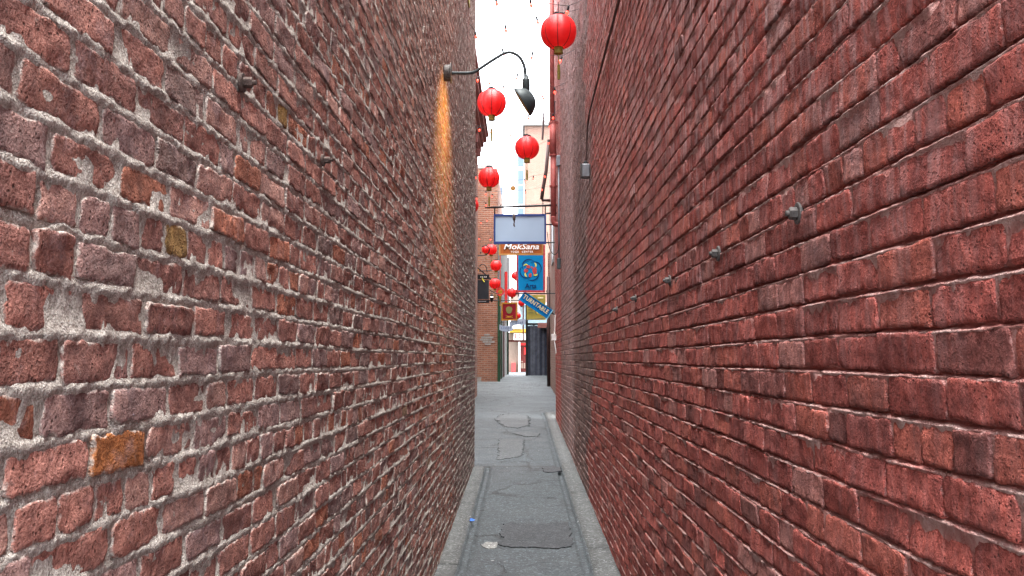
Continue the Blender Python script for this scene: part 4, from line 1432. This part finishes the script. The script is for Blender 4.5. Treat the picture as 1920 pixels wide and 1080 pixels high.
# the building that continues the red wall's side
bd = empty('tall_brick_building', (2.0, 24, 0.5), 'tall pale pink brick building beyond the end of the red wall', 'building')
MB().box((0.935, 18.5, -0.1), (4.5, 30.0, 14.0)).build('wall', M['pale_brick'], bd)
MB().box((0.90, 18.45, 12.6), (0.934, 30.05, 12.9)).build('string_course', M['pink_trim'], bd)
for i in range(3):
    for k in range(3):
        y, z = 20 + 3.1 * i, 4.6 + 3 * k
        w_ = MB().box((0.915, y, z), (0.934, y + 1.0, z + 1.7)).build('window', M['glass'], bd)
        fr = MB()
        fr.box((0.905, y - 0.06, z - 0.08), (0.93, y, z + 1.78))
        fr.box((0.905, y + 1.0, z - 0.08), (0.93, y + 1.06, z + 1.78))
        fr.box((0.895, y - 0.08, z - 0.16), (0.93, y + 1.08, z - 0.081))
        fr.build('frame', M['bay'], w_)
MB().box((1.30, 30.003, -0.1), (4.5, 37.1, 12.0)).build('added_shade_block', M['pale_brick'], bd)  # out-of-view block added here to shade the alley's far end
slp = empty('slanted_drainpipe', (0.85, 25, 5.5), 'dark brown pipe slanting down past the blank sign with a hooked foot', 'pipe')
MB().tube([at(1029, 262, 25), at(1024, 320, 25), at(1018, 355, 25), at(1015.5, 374, 25)], 0.05, 10).build('pipe', M['brown_pipe'], slp, True)
MB().tube([at(1015.5, 375, 25), at(1024, 375.5, 25), at(1032, 376, 25)], 0.04, 10).build('foot', M['brown_pipe'], slp, True)
MB().tube([at(1018, 378, 25), at(1018, 425, 25)], 0.014, 6).build('cord', M['black'], slp)
MB().tube([at(1020, 210, 25), at(1017, 262, 25)], 0.03, 8).build('upper_pipe', M['brown_pipe'], slp)
dk = empty('dark_drainpipe', (0.86, 29.4, 0.75), 'dark straight drainpipe on the pink brick building beside the gate', 'pipe')
MB().tube([(0.87, 29.4, 0.75), (0.87, 29.4, 4.3)], 0.055, 10).build('pipe', M['brown_pipe'], dk, True)
for z in (1.3, 2.6, 3.8):
    MB().box((0.80, 29.38, z), (0.935, 29.5, z + 0.06)).build('bracket', M['dark_metal'], dk)
rp = empty('white_conduit', (0.70, 17.6, 1.4), 'thin white conduit low on the end of the red wall', 'conduit')
MB().tube([at(1041, 590, 17.6), at(1040.5, 615, 17.6), at(1039, 632, 17.6), at(1043, 664, 17.6)], 0.012, 6).build('pipe', M['white'], rp)
MB().box(tuple(at(1036, 634, 17.6) - Vector((0.02, 0.02, 0.04))), tuple(at(1041, 628, 17.6) + Vector((0.02, 0.02, 0.02)))).build('clip', M['white'], rp)

# ------------------------------------------------------------------ gate of dark boards
gt = empty('board_gate', (0.67, 37.4, 0.94), 'dark blue grey gate of upright boards under the mustard sign', 'gate')
r_ = random.Random(3)
x = 0.27
while x < 1.06:
    w_ = r_.uniform(0.085, 0.115)
    MB().box((x, 37.385 + r_.uniform(-0.018, 0.018), 0.95), (min(x + w_, 1.08) - 0.012, 37.43, 3.0 + r_.uniform(-0.02, 0.02))).build('board', M[r_.choice(['gate_wood', 'gate_wood2', 'gate_wood3'])], gt)
    x += w_
MB().box((0.262, 37.432, 0.96), (1.08, 37.439, 2.97)).build('backing', M['dark_wood'], gt)
MB().box((0.26, 37.44, 2.7), (1.08, 37.5, 2.82)).build('rail', M['gate_wood'], gt)
MB().box((0.26, 37.44, 1.2), (1.08, 37.5, 1.32)).build('rail', M['gate_wood'], gt)
MB().box((0.165, 37.3, 0.9), (0.262, 37.45, 4.2)).build('post', M['black'], gt)
MB().box((0.26, 37.36, 3.02), (1.10, 37.46, 3.10)).build('lintel', M['black'], gt)
MB().box((0.80, 37.33, 2.86), (1.02, 37.38, 2.94)).build('hinge', M['black'], gt)
gp = empty('gate_pillar', (1.2, 37.4, 0.9), 'narrow orange brick pillar to which the dark board gate is hung', 'pillar')
MB().box((1.09, 37.2, 0.9), (2.6, 37.7, 6.0)).build('wall', M['pier'], gp)
MB().box((1.07, 37.16, 0.9), (2.62, 37.74, 1.12)).build('base', M['stone'], gp)
tp = MB().box((0.66, 37.1, 2.90), (1.07, 37.14, 3.10)).build('wall_plaque', M['pink_trim'])
tag(tp, 'small pink plaque between the mustard sign and the gate', 'plaque')

# iron frame across the alley mouth
ig = empty('iron_frame', (-0.1, 39.2, 0.95), 'dark iron frame across the mouth of the alley', 'frame')
MB().box((-0.60, 39.17, 2.36), (0.30, 39.23, 2.44)).build('crossbar', M['dark_red'], ig)
MB().box((0.04, 39.165, 2.441), (0.10, 39.235, 4.2)).build('upright', M['dark_red'], ig)
MB().box((-0.62, 39.16, 0.95), (-0.55, 39.24, 3.3)).build('upright', M['black'], ig)

# ------------------------------------------------------------------ across the street
fs_ = empty('cream_shop', (0, 46, 0.96), 'small cream shop across the street with yellow fascia and dark red door', 'shop')
MB().box((-3.0, 46, 0.96), (1.6, 50, 2.95)).build('wall', M['stucco'], fs_)
MB().box((-0.62, 45.6, 2.95), (0.9, 45.99, 3.12)).build('fascia', M['yellow'], fs_)
MB().prism([(-0.50, 45.55, 3.13), (0.0, 45.55, 3.13), (-0.06, 45.55, 3.33), (-0.40, 45.55, 3.33)], (0, 0.4, 0)).build('awning', M['white'], fs_)
MB().box((-0.40, 45.7, 2.58), (0.40, 45.98, 2.92)).build('shop_sign', M['white'], fs_)
text_mesh('LL', 0.30, M['red_paint'], 'lettering', fs_, (-0.18, 45.69, 2.76), (1, 0, 0), (0, 0, 1), 0.005, 1.25)
dr = MB().box((-0.06, 45.9, 0.98), (0.34, 45.98, 2.30)).build('door', M['dark_red'], fs_)
for (x0, x1, z0, z1) in ((-0.02, 0.06, 1.15, 1.42), (0.10, 0.18, 1.15, 1.42), (0.22, 0.30, 1.15, 1.42), (-0.02, 0.06, 1.46, 1.52), (0.22, 0.30, 1.46, 1.52)):
    MB().box((x0, 45.88, z0), (x1, 45.899, z1)).build('pane', M['stucco'], dr)
MB().box((0.12, 45.87, 1.85), (0.22, 45.899, 2.2)).build('notice', M['red_paint'], dr)
MB().box((-0.10, 45.85, 2.31), (0.40, 45.98, 2.42)).build('door_head', M['red_paint'], fs_)
MB().box((-0.52, 45.8, 0.98), (-0.30, 45.99, 1.42)).build('planter', M['coral'], fs_)
MB().box((-0.16, 45.8, 0.97), (-0.07, 45.99, 2.9)).build('pilaster', M['white'], fs_)
tb = empty('teal_building', (0.3, 52, 1.0), 'grey teal building rising behind the cream shop', 'building')
MB().box((-0.06, 52, 1.0), (2.5, 58, 4.7)).build('wall', M['teal'], tb)
MB().box((-0.10, 51.95, 4.7), (2.5, 58.05, 4.85)).build('coping', M['bay'], tb)
pg = empty('pagoda_roof', (-0.6, 60, 1.0), 'small cream pavilion with upturned dark roof edge far down the street', 'pavilion')
MB().box((-0.75, 60, 1.0), (-0.25, 62, 5.9)).build('wall', M['stucco'], pg)
pr = [(-0.86, 59.9, 5.95), (-0.80, 59.9, 5.90), (-0.2, 59.9, 5.90), (-0.14, 59.9, 5.95), (-0.3, 59.9, 6.12), (-0.5, 59.9, 6.28), (-0.7, 59.9, 6.12)]
MB().prism(pr, (0, 2.2, 0)).build('roof', M['dark_red'], pg)
eb = empty('bay_window_building', (1.0, 62, 1.0), 'pale pink brick building with a tall glazed bay across the street', 'building')
YB = 62
x0 = at(984, 300, YB).x
MB().box((x0, YB, 1.0), (7, YB + 6, at(1000, 236, YB).z)).build('wall', M['pale_brick'], eb)
zt_ = at(1000, 236, YB).z
MB().box((x0 - 0.15, YB - 0.2, zt_), (7.1, YB + 6, zt_ + 0.35)).build('cornice', M['stone'], eb)
xb0, xb1 = at(970, 300, YB).x, x0
MB().box((xb0, YB - 0.1, 1.0), (xb1 - 0.003, YB + 3, at(975, 268, YB).z)).build('bay', M['bay'], eb)
for (ya, yb_) in ((272, 312), (320, 345), (349, 382), (392, 402)):
    w_ = MB().box((xb0 + 0.05, YB - 0.13, at(975, yb_, YB).z), (xb1 - 0.09, YB - 0.101, at(975, ya, YB).z)).build('window', M['glass'], eb)
gtw = empty('grey_tower', (-1.9, 70, 1.0), 'slim pale grey tower with banded storeys behind the brick pier', 'building')
xa, xc = at(928, 340, 70).x, at(943, 340, 70).x
MB().box((xa, 70, 1.0), (xc, 73, at(938, 345, 70).z)).build('wall', M['tower'], gtw)
for k in range(5):
    z = at(938, 352 + 20 * k, 70).z
    MB().box((xa + 0.1, 69.95, z - 0.5), (xc - 0.08, 69.999, z)).build('window', M['glass'], gtw)

# scrap of litter in the gutter
lx, ly = on_ground(885, 977)
lt = MB().add([(lx - 0.025, ly - 0.03, gz(ly) + 0.004), (lx + 0.02, ly - 0.035, gz(ly) + 0.01), (lx + 0.03, ly + 0.03, gz(ly) + 0.006), (lx - 0.02, ly + 0.04, gz(ly) + 0.018), (lx, ly, gz(ly) + 0.022)], [(0, 1, 4), (1, 2, 4), (2, 3, 4), (3, 0, 4)]).build('wrapper', M['blue_scrap'])
tag(lt, 'crumpled blue wrapper lying in the gutter at the foot of the unpainted wall', 'litter')
